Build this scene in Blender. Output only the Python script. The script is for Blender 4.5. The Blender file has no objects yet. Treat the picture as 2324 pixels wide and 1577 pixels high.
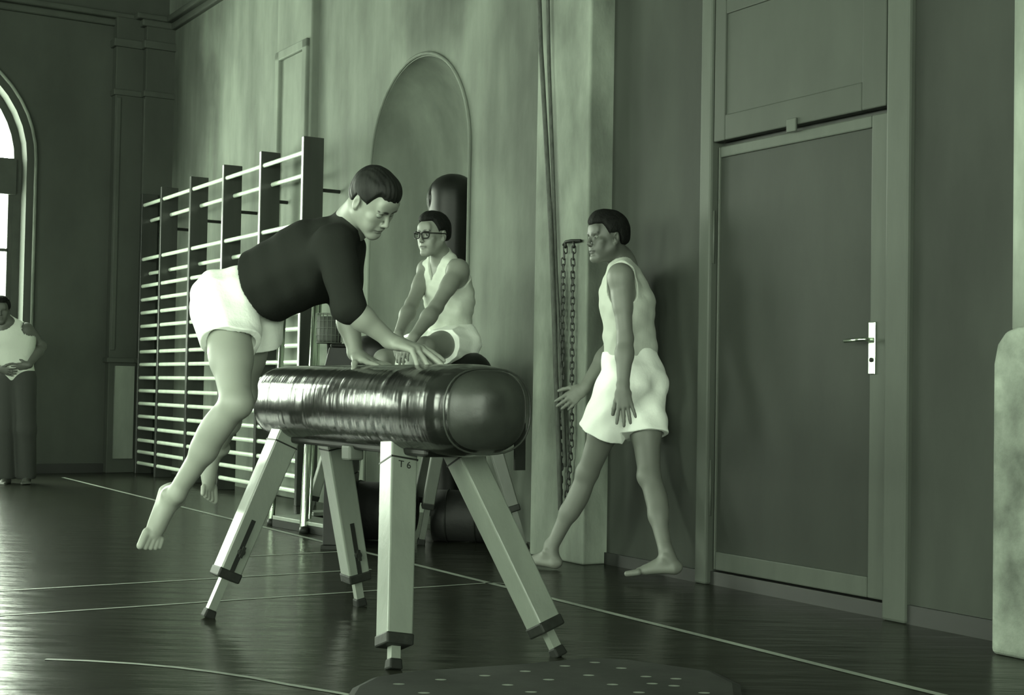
import bpy, bmesh, math, random
import numpy as np
from mathutils import Vector, Matrix
random.seed(3); np.random.seed(3)
SC = bpy.context.scene
COL = SC.collection
# ------------------------------------------------------------------ camera
FPX = 3200.0
PITCH = math.atan(92/FPX); ROLL = 0.0176
CAMPOS = np.array([0, 0, .9])
_f = np.array([0, math.cos(PITCH), math.sin(PITCH)])
_u0 = np.array([0, -math.sin(PITCH), math.cos(PITCH)]); _r0 = np.array([1., 0, 0])
_r = math.cos(ROLL)*_r0 + math.sin(ROLL)*_u0
_u = math.cos(ROLL)*_u0 - math.sin(ROLL)*_r0
cd = bpy.data.cameras.new('camera'); cam = bpy.data.objects.new('camera', cd); COL.objects.link(cam)
cd.sensor_width = 36.0; cd.lens = 36.0*FPX/2324; cd.clip_end = 200
m = Matrix.Identity(4)
for i in range(3):
    m[i][0] = _r[i]; m[i][1] = _u[i]; m[i][2] = -_f[i]; m[i][3] = CAMPOS[i]
cam.matrix_world = m
SC.camera = cam
# ------------------------------------------------------------------ light and exposure
SC.view_settings.view_transform = 'Standard'; SC.view_settings.look = 'None'
SC.view_settings.gamma = 1.0; SC.view_settings.use_curve_mapping = False
SC.view_settings.exposure = 0.0
SKY = 36.0
LIGHT_TINT = (.86, 1.0, .79)
world = bpy.data.worlds.new('sky'); SC.world = world; world.use_nodes = True
world.node_tree.nodes['Background'].inputs[0].default_value = (*LIGHT_TINT, 1)
world.node_tree.nodes['Background'].inputs[1].default_value = SKY
SC.cycles.max_bounces = 8; SC.cycles.diffuse_bounces = 5; SC.cycles.glossy_bounces = 4
SC.cycles.sample_clamp_indirect = 6.0
try: SC.cycles.use_denoising = True
except Exception: pass

# ------------------------------------------------------------------ frames of reference
ANG = math.radians(31.7)
D = np.array([-math.sin(ANG), math.cos(ANG), 0])      # along the long wall, away
N = np.array([math.cos(ANG), math.sin(ANG), 0])       # into the long wall
def W(n, d, z=0.0): return N*n + D*d + np.array([0, 0, z])
def ray(x, y): return _f + _r*(x-1162)/FPX + _u*(788.5-y)/FPX
def at(x, y, Y):
    d = ray(x, y); return CAMPOS + d*(Y/d[1])
def flo(x, y):
    d = ray(x, y); return CAMPOS + d*(-.9/d[2])
def onw(x, y, n):
    d = ray(x, y); P = CAMPOS + d*(n/(d@N)); return (float(P@D), float(P[2]))   # (d, z) on a plane parallel to the wall
def V(a): return Vector((float(a[0]), float(a[1]), float(a[2])))
def nrm(a): a = np.array(a, float); return a/np.linalg.norm(a)
WALL_A, WALL_B, PIL = 4.28, 4.46, 4.13
END_D = 13.95; OPP_N = -5.6; BACK_D = -5.0; CEIL = 6.0

# portals in the window openings (daylight comes in here)
WIN_W, WIN_SILL, WIN_SPRING = 1.8, .95, 3.02
END_WINS = [2.1, -.9, -3.9]
OPP_WINS = [-3.2, .4, 4.0, 7.6]
BACK_WINS = [-3.4, -.2]
def portal(loc, direction, w, h):
    l = bpy.data.lights.new('daylight', 'AREA'); l.shape = 'RECTANGLE'; l.size = w; l.size_y = h
    l.cycles.is_portal = True
    o = bpy.data.objects.new('daylight', l); COL.objects.link(o); o.location = V(loc)
    o.rotation_euler = V(direction).to_track_quat('-Z', 'Y').to_euler()
for c in END_WINS: portal(W(c, END_D+.3, 2.5), -D, 2.2, 3.4)
for c in OPP_WINS: portal(W(OPP_N-.3, c, 2.5), N, 2.2, 3.4)
for c in BACK_WINS: portal(W(c, BACK_D-.3, 2.5), D, 2.2, 3.4)

# ------------------------------------------------------------------ materials
def g(v, r=.88, b=.84): return (v*r, v, v*b, 1)
def mat(name, v, rough=.6, spec=.5, metal=0., noise=None, bump=None, coat=0., tint=(.88, .84)):
    """noise=(scale,amount,stretch xyz)   bump=(scale,strength,distance,stretch)"""
    M = bpy.data.materials.new(name); M.use_nodes = True
    nt = M.node_tree; b = nt.nodes['Principled BSDF']
    b.inputs['Base Color'].default_value = g(v, *tint)
    b.inputs['Roughness'].default_value = rough
    b.inputs['Metallic'].default_value = metal
    b.inputs['Specular IOR Level'].default_value = spec
    b.inputs['Coat Weight'].default_value = coat; b.inputs['Coat Roughness'].default_value = .12
    tc = nt.nodes.new('ShaderNodeTexCoord')
    def noise_tex(scale, stretch, detail=6, rgh=.6):
        mp = nt.nodes.new('ShaderNodeMapping'); mp.inputs['Scale'].default_value = stretch
        nt.links.new(tc.outputs['Object'], mp.inputs[0])
        t = nt.nodes.new('ShaderNodeTexNoise'); t.inputs['Scale'].default_value = scale
        t.inputs['Detail'].default_value = detail; t.inputs['Roughness'].default_value = rgh
        nt.links.new(mp.outputs[0], t.inputs['Vector']); return t
    if noise:
        sc, am, st = noise
        t = noise_tex(sc, st)
        r = nt.nodes.new('ShaderNodeValToRGB')
        r.color_ramp.elements[0].position = .3; r.color_ramp.elements[1].position = .7
        r.color_ramp.elements[0].color = g(v*(1-am), *tint); r.color_ramp.elements[1].color = g(min(1, v*(1+am)), *tint)
        nt.links.new(t.outputs[0], r.inputs[0]); nt.links.new(r.outputs[0], b.inputs['Base Color'])
    if bump:
        sc, stn, dist, st = bump
        t = noise_tex(sc, st, 4)
        bp = nt.nodes.new('ShaderNodeBump'); bp.inputs['Strength'].default_value = stn; bp.inputs['Distance'].default_value = dist
        nt.links.new(t.outputs[0], bp.inputs['Height']); nt.links.new(bp.outputs[0], b.inputs['Normal'])
    return M
def mul_noise(M, scale, lo, hi, stretch, p0=.35, p1=.65):
    """multiply a second, larger pattern of stains into the base colour"""
    nt = M.node_tree; b = nt.nodes['Principled BSDF']; tc = nt.nodes.new('ShaderNodeTexCoord')
    mp = nt.nodes.new('ShaderNodeMapping'); mp.inputs['Scale'].default_value = stretch
    nt.links.new(tc.outputs['Object'], mp.inputs[0])
    t = nt.nodes.new('ShaderNodeTexNoise'); t.inputs['Scale'].default_value = scale; t.inputs['Detail'].default_value = 5
    nt.links.new(mp.outputs[0], t.inputs['Vector'])
    mr = nt.nodes.new('ShaderNodeMapRange'); mr.inputs[1].default_value = p0; mr.inputs[2].default_value = p1
    mr.inputs[3].default_value = lo; mr.inputs[4].default_value = hi
    nt.links.new(t.outputs[0], mr.inputs[0])
    mx = nt.nodes.new('ShaderNodeMix'); mx.data_type = 'RGBA'; mx.blend_type = 'MULTIPLY'; mx.inputs[0].default_value = 1
    src = b.inputs['Base Color'].links
    if src: nt.links.new(src[0].from_socket, mx.inputs[6])
    else: mx.inputs[6].default_value = b.inputs['Base Color'].default_value
    nt.links.new(mr.outputs[0], mx.inputs[7]); nt.links.new(mx.outputs[2], b.inputs['Base Color'])
M = {}
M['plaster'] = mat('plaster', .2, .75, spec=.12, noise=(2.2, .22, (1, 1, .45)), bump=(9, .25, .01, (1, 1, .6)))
mul_noise(M['plaster'], .9, .68, 1.2, (1, 1, .3))
mul_noise(M['plaster'], 6, .86, 1.1, (1, 1, .12))
def dark_patch(Mm, cn, cd_, cz, rn, rd, rz, amt, nz=1.2):  # multiplies a soft, noise-warped darker ellipsoid into the base colour
    nt = Mm.node_tree; b = nt.nodes['Principled BSDF']; tc = nt.nodes.new('ShaderNodeTexCoord')
    t = nt.nodes.new('ShaderNodeTexNoise'); t.inputs['Scale'].default_value = nz; t.inputs['Detail'].default_value = 6
    nt.links.new(tc.outputs['Object'], t.inputs['Vector'])
    off = nt.nodes.new('ShaderNodeVectorMath'); off.operation = 'SCALE'; off.inputs['Scale'].default_value = 1.1
    sub = nt.nodes.new('ShaderNodeVectorMath'); sub.operation = 'SUBTRACT'; sub.inputs[1].default_value = (.5, .5, .5)
    nt.links.new(t.outputs['Color'], sub.inputs[0]); nt.links.new(sub.outputs[0], off.inputs[0])
    add = nt.nodes.new('ShaderNodeVectorMath'); nt.links.new(tc.outputs['Object'], add.inputs[0]); nt.links.new(off.outputs[0], add.inputs[1])
    mp = nt.nodes.new('ShaderNodeMapping'); mp.vector_type = 'TEXTURE'; c = W(cn, cd_, cz)
    mp.inputs['Location'].default_value = tuple(c); mp.inputs['Rotation'].default_value = (0, 0, ANG); mp.inputs['Scale'].default_value = (rn, rd, rz)
    nt.links.new(add.outputs[0], mp.inputs[0])
    ln = nt.nodes.new('ShaderNodeVectorMath'); ln.operation = 'LENGTH'; nt.links.new(mp.outputs[0], ln.inputs[0])
    mr = nt.nodes.new('ShaderNodeMapRange'); mr.interpolation_type = 'SMOOTHSTEP'; mr.inputs[1].default_value = .35; mr.inputs[2].default_value = 1.0
    mr.inputs[3].default_value = amt; mr.inputs[4].default_value = 1
    nt.links.new(ln.outputs['Value'], mr.inputs[0])
    mx = nt.nodes.new('ShaderNodeMix'); mx.data_type = 'RGBA'; mx.blend_type = 'MULTIPLY'; mx.inputs[0].default_value = 1
    nt.links.new(b.inputs['Base Color'].links[0].from_socket, mx.inputs[6]); nt.links.new(mr.outputs[0], mx.inputs[7]); nt.links.new(mx.outputs[2], b.inputs['Base Color'])
dark_patch(M['plaster'], WALL_B, 8.4, 3.9, 1.5, .75, 1.3, .42)  # darker oval above the niche
dark_patch(M['plaster'], WALL_B, 13.3, 3.7, 1.5, 1.0, 2.0, .42)  # shade beside the corner pilaster, painted into the plaster colour
dark_patch(M['plaster'], WALL_B, 6.6, 2.0, 1.5, 1.5, 4.0, .62)  # darker area over the near part of this wall
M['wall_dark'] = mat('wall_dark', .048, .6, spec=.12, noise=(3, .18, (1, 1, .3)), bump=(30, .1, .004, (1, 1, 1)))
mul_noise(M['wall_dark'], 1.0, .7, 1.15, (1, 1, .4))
M['wall_end'] = mat('wall_end', .058, .7, spec=.12, noise=(2, .15, (1, 1, .5)), bump=(12, .15, .006, (1, 1, 1)))
M['pilaster'] = mat('pilaster', .20, .7, spec=.12, noise=(5, .28, (1, 1, .4)), bump=(12, .35, .012, (1, 1, .6)))
mul_noise(M['pilaster'], 2.6, .55, 1.25, (1, 1, .45))
M['plinth'] = mat('plinth', .2, .75, spec=.12, noise=(9, .3, (1, 1, 1)), bump=(16, .6, .02, (1, 1, 1)))
mul_noise(M['plinth'], 5, .6, 1.25, (1, 1, .7))
M['ceiling'] = mat('ceiling', .06, .8)
M['trim'] = mat('trim', .062, .6, spec=.12, noise=(6, .1, (1, 1, 1)))
M['baseboard'] = mat('baseboard', .014, .5)
M['door_frame'] = mat('door_frame', .075, .45, spec=.12, noise=(14, .08, (1, 1, .2)), bump=(40, .08, .003, (1, 1, .2)))
M['door_panel'] = mat('door_panel', .033, .5, spec=.12, noise=(5, .12, (1, 1, .4)), bump=(50, .08, .003, (1, 1, .4)))
M['transom'] = mat('transom', .055, .5, spec=.12, noise=(5, .08, (1, 1, .4)))
M['shadow_gap'] = mat('shadow_gap', .03, .6)
M['steel'] = mat('steel', .75, .22, metal=1)
M['iron'] = mat('iron', .016, .5, spec=.2, noise=(30, .3, (1, 1, 1)), bump=(60, .3, .003, (1, 1, 1)))
M['leather'] = mat('leather', .011, .18, spec=.42, noise=(6, .5, (1, 1, 1)))
nt = M['leather'].node_tree; b = nt.nodes['Principled BSDF']; tc = nt.nodes.new('ShaderNodeTexCoord'); prev = None
for sc_, st_, dist_ in (((1.6, 7, 1.6), 2.4, .008), ((4, 22, 4), 2.0, .0007), ((1, 1, 1), 22.0, .0006)):
    m1 = nt.nodes.new('ShaderNodeMapping'); m1.inputs['Rotation'].default_value = (0, 0, -ANG)
    m2 = nt.nodes.new('ShaderNodeMapping'); m2.inputs['Scale'].default_value = sc_
    t = nt.nodes.new('ShaderNodeTexNoise'); t.inputs['Scale'].default_value = st_; t.inputs['Detail'].default_value = 2
    bp = nt.nodes.new('ShaderNodeBump'); bp.inputs['Strength'].default_value = .5; bp.inputs['Distance'].default_value = dist_
    nt.links.new(tc.outputs['Object'], m1.inputs[0]); nt.links.new(m1.outputs[0], m2.inputs[0]); nt.links.new(m2.outputs[0], t.inputs['Vector'])
    nt.links.new(t.outputs[0], bp.inputs['Height'])
    if prev: nt.links.new(prev.outputs[0], bp.inputs['Normal'])
    prev = bp
nt.links.new(prev.outputs[0], b.inputs['Normal'])
M['leather_old'] = mat('leather_old', .009, .42, spec=.22, noise=(6, .4, (1, 1, 1)), bump=(5, .2, .01, (1, 1, 1)))
M['leather_cap'] = mat('leather_cap', .03, .36, spec=.35, noise=(7, .35, (1, 1, 1)), bump=(18, .25, .006, (1, 1, 1)))
M['leg_paint'] = mat('leg_paint', .16, .32, noise=(12, .1, (1, 1, .3)), bump=(45, .3, .003, (1, 1, .5)))
M['leg_wood'] = mat('leg_wood', .085, .5, noise=(12, .15, (1, 1, .3)))
M['bar_wood'] = mat('bar_wood', .03, .3, noise=(10, .3, (1, 1, .1)), spec=.6)
M['rung_wood'] = mat('rung_wood', .85, .15, spec=.9, noise=(12, .1, (1, 1, 1)), coat=.6)
M['rope'] = mat('rope', .055, .85, noise=(60, .4, (1, 1, .3)))
M['chain'] = mat('chain', .03, .5, metal=.3)
M['line'] = mat('line', .25, .5, noise=(3, .35, (1, 1, 1)))
M['rubber'] = mat('rubber', .012, .6, spec=.2)
M['cardboard'] = mat('cardboard', .05, .7)
M['board'] = mat('board', .2, .4, noise=(10, .2, (1, .2, 1)))
M['net'] = mat('net', .12, .8)
M['mat_pad'] = mat('mat_pad', .02, .6, noise=(9, .4, (1, 1, 1)), bump=(30, .2, .004, (1, 1, 1)))
M['mat_dark'] = mat('mat_dark', .006, .7, bump=(8, .4, .02, (1, 1, 1)))
# floor: worn dark linoleum, glossy, slightly wavy
fm = mat('floor', .022, .3, spec=.12, noise=(3, .14, (1, 1, 1)), tint=(.9, .74)); M['floor'] = fm
nt = fm.node_tree; b = nt.nodes['Principled BSDF']; tc = nt.nodes.new('ShaderNodeTexCoord')
mp = nt.nodes.new('ShaderNodeMapping'); mp.inputs['Scale'].default_value = (1.3, 6.5, 1)
t = nt.nodes.new('ShaderNodeTexNoise'); t.inputs['Scale'].default_value = 1.6; t.inputs['Detail'].default_value = 4
bp = nt.nodes.new('ShaderNodeBump'); bp.inputs['Strength'].default_value = .5; bp.inputs['Distance'].default_value = .016
nt.links.new(tc.outputs['Object'], mp.inputs[0]); nt.links.new(mp.outputs[0], t.inputs['Vector'])
nt.links.new(t.outputs[0], bp.inputs['Height']); nt.links.new(bp.outputs[0], b.inputs['Normal'])
t2 = nt.nodes.new('ShaderNodeTexNoise'); t2.inputs['Scale'].default_value = 2.4; t2.inputs['Detail'].default_value = 6
mr = nt.nodes.new('ShaderNodeMapRange'); mr.inputs[3].default_value = .19; mr.inputs[4].default_value = .25
nt.links.new(tc.outputs['Object'], t2.inputs['Vector']); nt.links.new(t2.outputs[0], mr.inputs[0]); nt.links.new(mr.outputs[0], b.inputs['Roughness'])
# window glass: clear thin pane
gm = bpy.data.materials.new('glass'); gm.use_nodes = True; nt = gm.node_tree; nt.nodes.clear()
o_ = nt.nodes.new('ShaderNodeOutputMaterial'); mx = nt.nodes.new('ShaderNodeMixShader'); mx.inputs[0].default_value = .06
tr = nt.nodes.new('ShaderNodeBsdfTransparent'); gl = nt.nodes.new('ShaderNodeBsdfGlossy'); gl.inputs['Roughness'].default_value = .02
nt.links.new(tr.outputs[0], mx.inputs[1]); nt.links.new(gl.outputs[0], mx.inputs[2]); nt.links.new(mx.outputs[0], o_.inputs[0]); M['glass'] = gm
lm = gm.copy(); lm.name = 'lens'; [n for n in lm.node_tree.nodes if n.type == 'MIX_SHADER'][0].inputs[0].default_value = .012; M['lens'] = lm
# skin, cloth, hair use a per-vertex colour (lips, brows ...) times a base value
def colmat(name, rough=.55, spec=.35, bump=None):
    Mm = mat(name, .5, rough, spec, bump=bump); nt = Mm.node_tree
    a = nt.nodes.new('ShaderNodeAttribute'); a.attribute_name = 'Col'
    nt.links.new(a.outputs['Color'], nt.nodes['Principled BSDF'].inputs['Base Color']); return Mm
M['skin'] = colmat('skin', .5, .4, bump=(90, .12, .002, (1, 1, 1)))
M['white_cloth'] = mat('white_cloth', .9, .85, spec=.15, bump=(14, .5, .012, (1, 1, 1)), tint=(.95, .92))
M['tank_cloth'] = mat('tank_cloth', .5, .85, spec=.15, bump=(16, .5, .01, (1, 1, .5)), tint=(.93, .88))
M['sweater'] = mat('sweater', .018, .9, spec=.1, bump=(40, .4, .004, (1, 1, 1)))
M['trousers'] = mat('trousers', .03, .85, bump=(10, .5, .012, (1, 1, 1)))
M['hair'] = mat('hair', .010, .6, spec=.2, noise=(40, .6, (1, 1, .2)), bump=(60, .6, .004, (1, .3, .3)))
M['hair_black'] = mat('hair_black', .006, .75, spec=.15, noise=(40, .5, (1, 1, 1)), bump=(60, .8, .006, (1, 1, 1)))
M['plastic_dark'] = mat('plastic_dark', .01, .5, spec=.2)

# ------------------------------------------------------------------ mesh helpers
def tag(o, label=None, cat=None, group=None, kind=None):
    if label: o['label'] = label
    if cat: o['category'] = cat
    if group: o['group'] = group
    if kind: o['kind'] = kind
    return o
def link(name, me, material, parent=None, smooth=False):
    o = bpy.data.objects.new(name, me); COL.objects.link(o)
    if material is not None and not me.materials: me.materials.append(material)
    if smooth:
        me.polygons.foreach_set('use_smooth', [True]*len(me.polygons))
    if parent is not None:
        o.parent = parent; o.matrix_parent_inverse = parent.matrix_world.inverted()
    return o
def from_bm(name, bm, material, parent=None, smooth=False):
    me = bpy.data.meshes.new(name); bmesh.ops.recalc_face_normals(bm, faces=bm.faces); bm.to_mesh(me); bm.free()
    return link(name, me, material, parent, smooth)
def empty(name, loc, label=None, cat=None, group=None, kind=None):
    o = bpy.data.objects.new(name, None); COL.objects.link(o); o.location = V(loc); o.empty_display_size = .1
    bpy.context.view_layer.update()
    return tag(o, label, cat, group, kind)
def hexa(bm, pts):
    vs = [bm.verts.new(V(p)) for p in pts]
    for f in ((0,1,2,3),(7,6,5,4),(0,4,5,1),(1,5,6,2),(2,6,7,3),(3,7,4,0)): bm.faces.new([vs[i] for i in f])
    return vs
def wbox(bm, n0, n1, d0, d1, z0, z1):
    hexa(bm, [W(n0,d0,z0),W(n1,d0,z0),W(n1,d1,z0),W(n0,d1,z0),W(n0,d0,z1),W(n1,d0,z1),W(n1,d1,z1),W(n0,d1,z1)])
def beam(bm, a, b, xa, wx, wy, wx2=None, wy2=None):
    """box from a to b; xa = approximate side axis; half sizes"""
    a = np.array(a, float); b = np.array(b, float); z = nrm(b-a); x = np.array(xa, float); x = nrm(x-z*(x@z)); y = np.cross(z, x)
    wx2 = wx if wx2 is None else wx2; wy2 = wy if wy2 is None else wy2
    pts = [a-x*wx-y*wy, a+x*wx-y*wy, a+x*wx+y*wy, a-x*wx+y*wy, b-x*wx2-y*wy2, b+x*wx2-y*wy2, b+x*wx2+y*wy2, b-x*wx2+y*wy2]
    hexa(bm, pts)
def tube(bm, pts, r, seg=10, cap=True, closed=False, radii=None):
    pts = [np.array(p, float) for p in pts]; n = len(pts); rings = []
    up = None
    for i, p in enumerate(pts):
        if closed: t = nrm(pts[(i+1) % n]-pts[i-1])
        else: t = nrm(pts[min(i+1, n-1)]-pts[max(i-1, 0)])
        if up is None:
            up = np.cross(t, [0, 0, 1]); up = np.cross(t, [1, 0, 0]) if np.linalg.norm(up) < .1 else up
        up = nrm(up-t*(up@t)); v = np.cross(t, up)
        rr = r if radii is None else radii[i]
        rings.append([bm.verts.new(V(p+rr*(math.cos(2*math.pi*k/seg)*up+math.sin(2*math.pi*k/seg)*v))) for k in range(seg)])
    rng = range(n if closed else n-1)
    for i in rng:
        A, B = rings[i], rings[(i+1) % n]
        for k in range(seg): bm.faces.new([A[k], A[(k+1) % seg], B[(k+1) % seg], B[k]])
    if cap and not closed:
        bm.faces.new(rings[0]); bm.faces.new(rings[-1][::-1])
def bevel(o, w, seg=2):
    md = o.modifiers.new('bevel', 'BEVEL'); md.width = w; md.segments = seg; md.limit_method = 'ANGLE'; md.harden_normals = False
    return o
def poly_prism(bm, pts2, n0, n1):
    """pts2: list of (d,z) outline; extruded between planes n0 and n1 parallel to the long wall"""
    A = [bm.verts.new(V(W(n0, d, z))) for d, z in pts2]; B = [bm.verts.new(V(W(n1, d, z))) for d, z in pts2]
    bm.faces.new(A); bm.faces.new(B[::-1])
    k = len(pts2)
    for i in range(k): bm.faces.new([A[i], B[i], B[(i+1) % k], A[(i+1) % k]])

# a wall with arched openings, built as strips; f(s, t, z) -> world with s along, t depth
def arched_wall(name, f, s0, s1, z1, openings, depth, material, seg=20):
    """openings: (centre, radius, sill, spring). front at t=0, back at t=depth"""
    bm = bmesh.new()
    def quad(a, b, c, d): bm.faces.new([bm.verts.new(V(p)) for p in (a, b, c, d)])
    cur = s0
    for (c, r, sill, spring) in sorted(openings):
        for t in (0, depth):
            quad(f(cur, t, 0), f(c-r, t, 0), f(c-r, t, z1), f(cur, t, z1))
            if sill > 0: quad(f(c-r, t, 0), f(c+r, t, 0), f(c+r, t, sill), f(c-r, t, sill))
            for i in range(seg):
                a0 = math.pi*(1-i/seg); a1 = math.pi*(1-(i+1)/seg)
                x0, y0, x1, y1 = c+r*math.cos(a0), spring+r*math.sin(a0), c+r*math.cos(a1), spring+r*math.sin(a1)
                quad(f(x0, t, y0), f(x1, t, y1), f(x1, t, z1), f(x0, t, z1))
        out = [(c-r, sill), (c-r, spring)] + [(c+r*math.cos(math.pi*(1-i/seg)), spring+r*math.sin(math.pi*(1-i/seg))) for i in range(1, seg)] + [(c+r, spring), (c+r, sill)]
        for i in range(len(out)-1):
            (x0, y0), (x1, y1) = out[i], out[i+1]
            quad(f(x0, 0, y0), f(x1, 0, y1), f(x1, depth, y1), f(x0, depth, y0))
        if sill > 0: quad(f(c-r, 0, sill), f(c+r, 0, sill), f(c+r, depth, sill), f(c-r, depth, sill))
        cur = c+r
    for t in (0, depth): quad(f(cur, t, 0), f(s1, t, 0), f(s1, t, z1), f(cur, t, z1))
    for s in (s0, s1): quad(f(s, 0, 0), f(s, depth, 0), f(s, depth, z1), f(s, 0, z1))
    quad(f(s0, 0, z1), f(s1, 0, z1), f(s1, depth, z1), f(s0, depth, z1))
    bmesh.ops.remove_doubles(bm, verts=bm.verts, dist=1e-5)
    o = from_bm(name, bm, material); tag(o, kind='structure'); return o

# ------------------------------------------------------------------ structure
bm = bmesh.new(); wbox(bm, OPP_N-.6, 5.4, BACK_D-.4, END_D+.7, -.1, 0)
floor = from_bm('floor', bm, M['floor']); tag(floor, kind='structure')
bm = bmesh.new(); wbox(bm, OPP_N-.6, 5.4, BACK_D-.4, END_D+.7, CEIL, CEIL+.2)
tag(from_bm('ceiling', bm, M['ceiling']), kind='structure')
# painted court lines on the floor
def floor_line(pts, w=.04):
    bm = bmesh.new(); L = []; P = [np.array(p, float) for p in pts]
    for i, p in enumerate(P):
        t = nrm(P[min(i+1, len(P)-1)]-P[max(i-1, 0)]); s = np.cross(t, [0, 0, 1])
        L.append((bm.verts.new(V(p+s*w/2+np.array([0,0,.0015]))), bm.verts.new(V(p-s*w/2+np.array([0,0,.0015])))))
    for a, b2 in zip(L, L[1:]): bm.faces.new([a[0], b2[0], b2[1], a[1]])
    o = from_bm('court_line', bm, M['line'], floor)
    for p in o.data.polygons: pass
    return o
SIDE_N = float(((flo(757, 1237.6)+flo(1560, 1432))/2)@N)
floor_line([W(SIDE_N, -3), W(SIDE_N, 13.3)], .034)
la, lb = flo(103, 1334), flo(1111, 1277.5); dd = float((la@D+lb@D)/2)
floor_line([W(-5.4, dd), W(SIDE_N-.28, dd)], .022)
la, lb = flo(17, 1394), flo(1111, 1325); dd = float((la@D+lb@D)/2)
floor_line([W(-5.4, dd), W(float(lb@N)+.02, dd), W(float(lb@N)+.1, dd-.09)], .022)
floor_line([flo(560, 1263), flo(770, 1252)], .022)
floor_line([flo(818, 1215), flo(868, 1214)], .03)
arcp = [flo(x, y) for x, y in ((103,1496.5),(200,1500),(310,1507),(400,1515),(482,1525),(570,1538),(654,1554),(774,1574),(900,1600))]
floor_line(arcp, .022)

# long wall, right side:  A = door bay, B = niche and wall-bar bay
door_l = onw(1612, 1300, WALL_A)[0]; door_r = onw(2012, 1300, WALL_A)[0]
pil_r = onw(1328, 900, PIL)[0]; pil_l = onw(1207, 900, PIL)[0]
door_top = onw(2012, 250, WALL_A)[1]
def fB(s, t, z): return W(WALL_B+t, s, z)
nic_c, nic_r = 8.485, .70
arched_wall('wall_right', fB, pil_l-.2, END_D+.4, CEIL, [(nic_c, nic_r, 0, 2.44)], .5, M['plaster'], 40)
NIC_DEPTH = .42
bm = bmesh.new(); rows = []        # concave apse of the niche: half cylinder under a quarter dome
zl = [0, .8, 1.6, 2.44]
def nic(th, z, rr=1.0, dep=1.0): return W(WALL_B-.002+NIC_DEPTH*dep*math.sin(th), nic_c+nic_r*rr*math.cos(th), z)
TH = np.linspace(0, math.pi, 41)
for z in zl: rows.append([bm.verts.new(V(nic(t_, z))) for t_ in TH])
for ph in np.linspace(0, math.pi/2, 14)[1:]: rows.append([bm.verts.new(V(nic(t_, 2.44+nic_r*math.sin(ph), math.cos(ph)+1e-4, math.cos(ph)))) for t_ in TH])
for A, B in zip(rows, rows[1:]):
    for i in range(40): bm.faces.new([A[i], A[i+1], B[i+1], B[i]])
tag(from_bm('wall_niche', bm, M['plaster'], smooth=True), kind='structure')
bm = bmesh.new()        # raised bead round the niche
pts = [W(WALL_B-.005, nic_c-nic_r-.02, 0.02), W(WALL_B-.005, nic_c-nic_r-.02, 2.44)] + [W(WALL_B-.005, nic_c+(nic_r+.02)*math.cos(a), 2.44+(nic_r+.02)*math.sin(a)) for a in np.linspace(math.pi, 0, 30)][1:-1] + [W(WALL_B-.005, nic_c+nic_r+.02, 2.44), W(WALL_B-.005, nic_c+nic_r+.02, .02)]
tube(bm, pts, .013, 8); tag(from_bm('trim_1', bm, M['plaster'], smooth=True), kind='structure')
# wall A with the door opening
bm = bmesh.new()
near_end = onw(2250, 1400, WALL_A)[0]-.6
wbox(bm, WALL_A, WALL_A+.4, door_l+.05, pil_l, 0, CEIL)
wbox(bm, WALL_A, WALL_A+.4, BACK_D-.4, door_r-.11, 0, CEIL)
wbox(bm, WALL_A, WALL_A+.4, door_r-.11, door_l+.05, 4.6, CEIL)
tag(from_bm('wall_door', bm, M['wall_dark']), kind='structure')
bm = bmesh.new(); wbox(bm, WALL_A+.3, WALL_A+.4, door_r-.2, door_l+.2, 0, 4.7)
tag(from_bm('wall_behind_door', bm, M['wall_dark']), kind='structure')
# pilaster by the chains
bm = bmesh.new(); wbox(bm, PIL, WALL_A+.2, pil_r, pil_l, 0, CEIL)
o = bevel(from_bm('trim_2', bm, M['pilaster']), .012, 3); tag(o, kind='structure')
# pier at the right edge of view, with its rough thicker foot
pf = 4.05; d_pf = onw(2250, 1000, pf)[0]; d_pu = onw(2293, 600, pf+.06)[0]; z_pf = onw(2275, 742, pf)[1]
bm = bmesh.new()
prof = [(d_pf, 0), (d_pf, z_pf-.13), (d_pf-.015, z_pf-.06), (d_pf-.05, z_pf-.015), (d_pf-.1, z_pf), (d_pf-1.0, z_pf), (d_pf-1.0, 0)]
poly_prism(bm, prof, pf, WALL_A+.1)
tag(bevel(from_bm('trim_3', bm, M['plinth']), .02, 3), kind='structure')
bm = bmesh.new(); wbox(bm, pf+.06, WALL_A+.1, d_pf-.95, d_pu, z_pf-.02, CEIL)
tag(bevel(from_bm('trim_4', bm, M['pilaster']), .02, 3), kind='structure')
# broad flat band (pilaster) behind the wall bars, with a raised border
bd = sorted([onw(640, 400, WALL_B)[0], onw(722, 250, WALL_B)[0]])
bm = bmesh.new(); wbox(bm, WALL_B-.07, WALL_B+.02, bd[0], bd[1], 0, CEIL)
tag(bevel(from_bm('trim_5', bm, M['plaster']), .015, 3), kind='structure')
bm = bmesh.new()
for a, c in ((bd[0]+.03, bd[0]+.12), (bd[1]-.12, bd[1]-.03)): wbox(bm, WALL_B-.1, WALL_B-.06, a, c, .1, 3.62)
wbox(bm, WALL_B-.1, WALL_B-.06, bd[0]+.03, bd[1]-.03, 3.54, 3.62)
tag(bevel(from_bm('trim_6', bm, M['plaster']), .012, 2), kind='structure')
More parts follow.
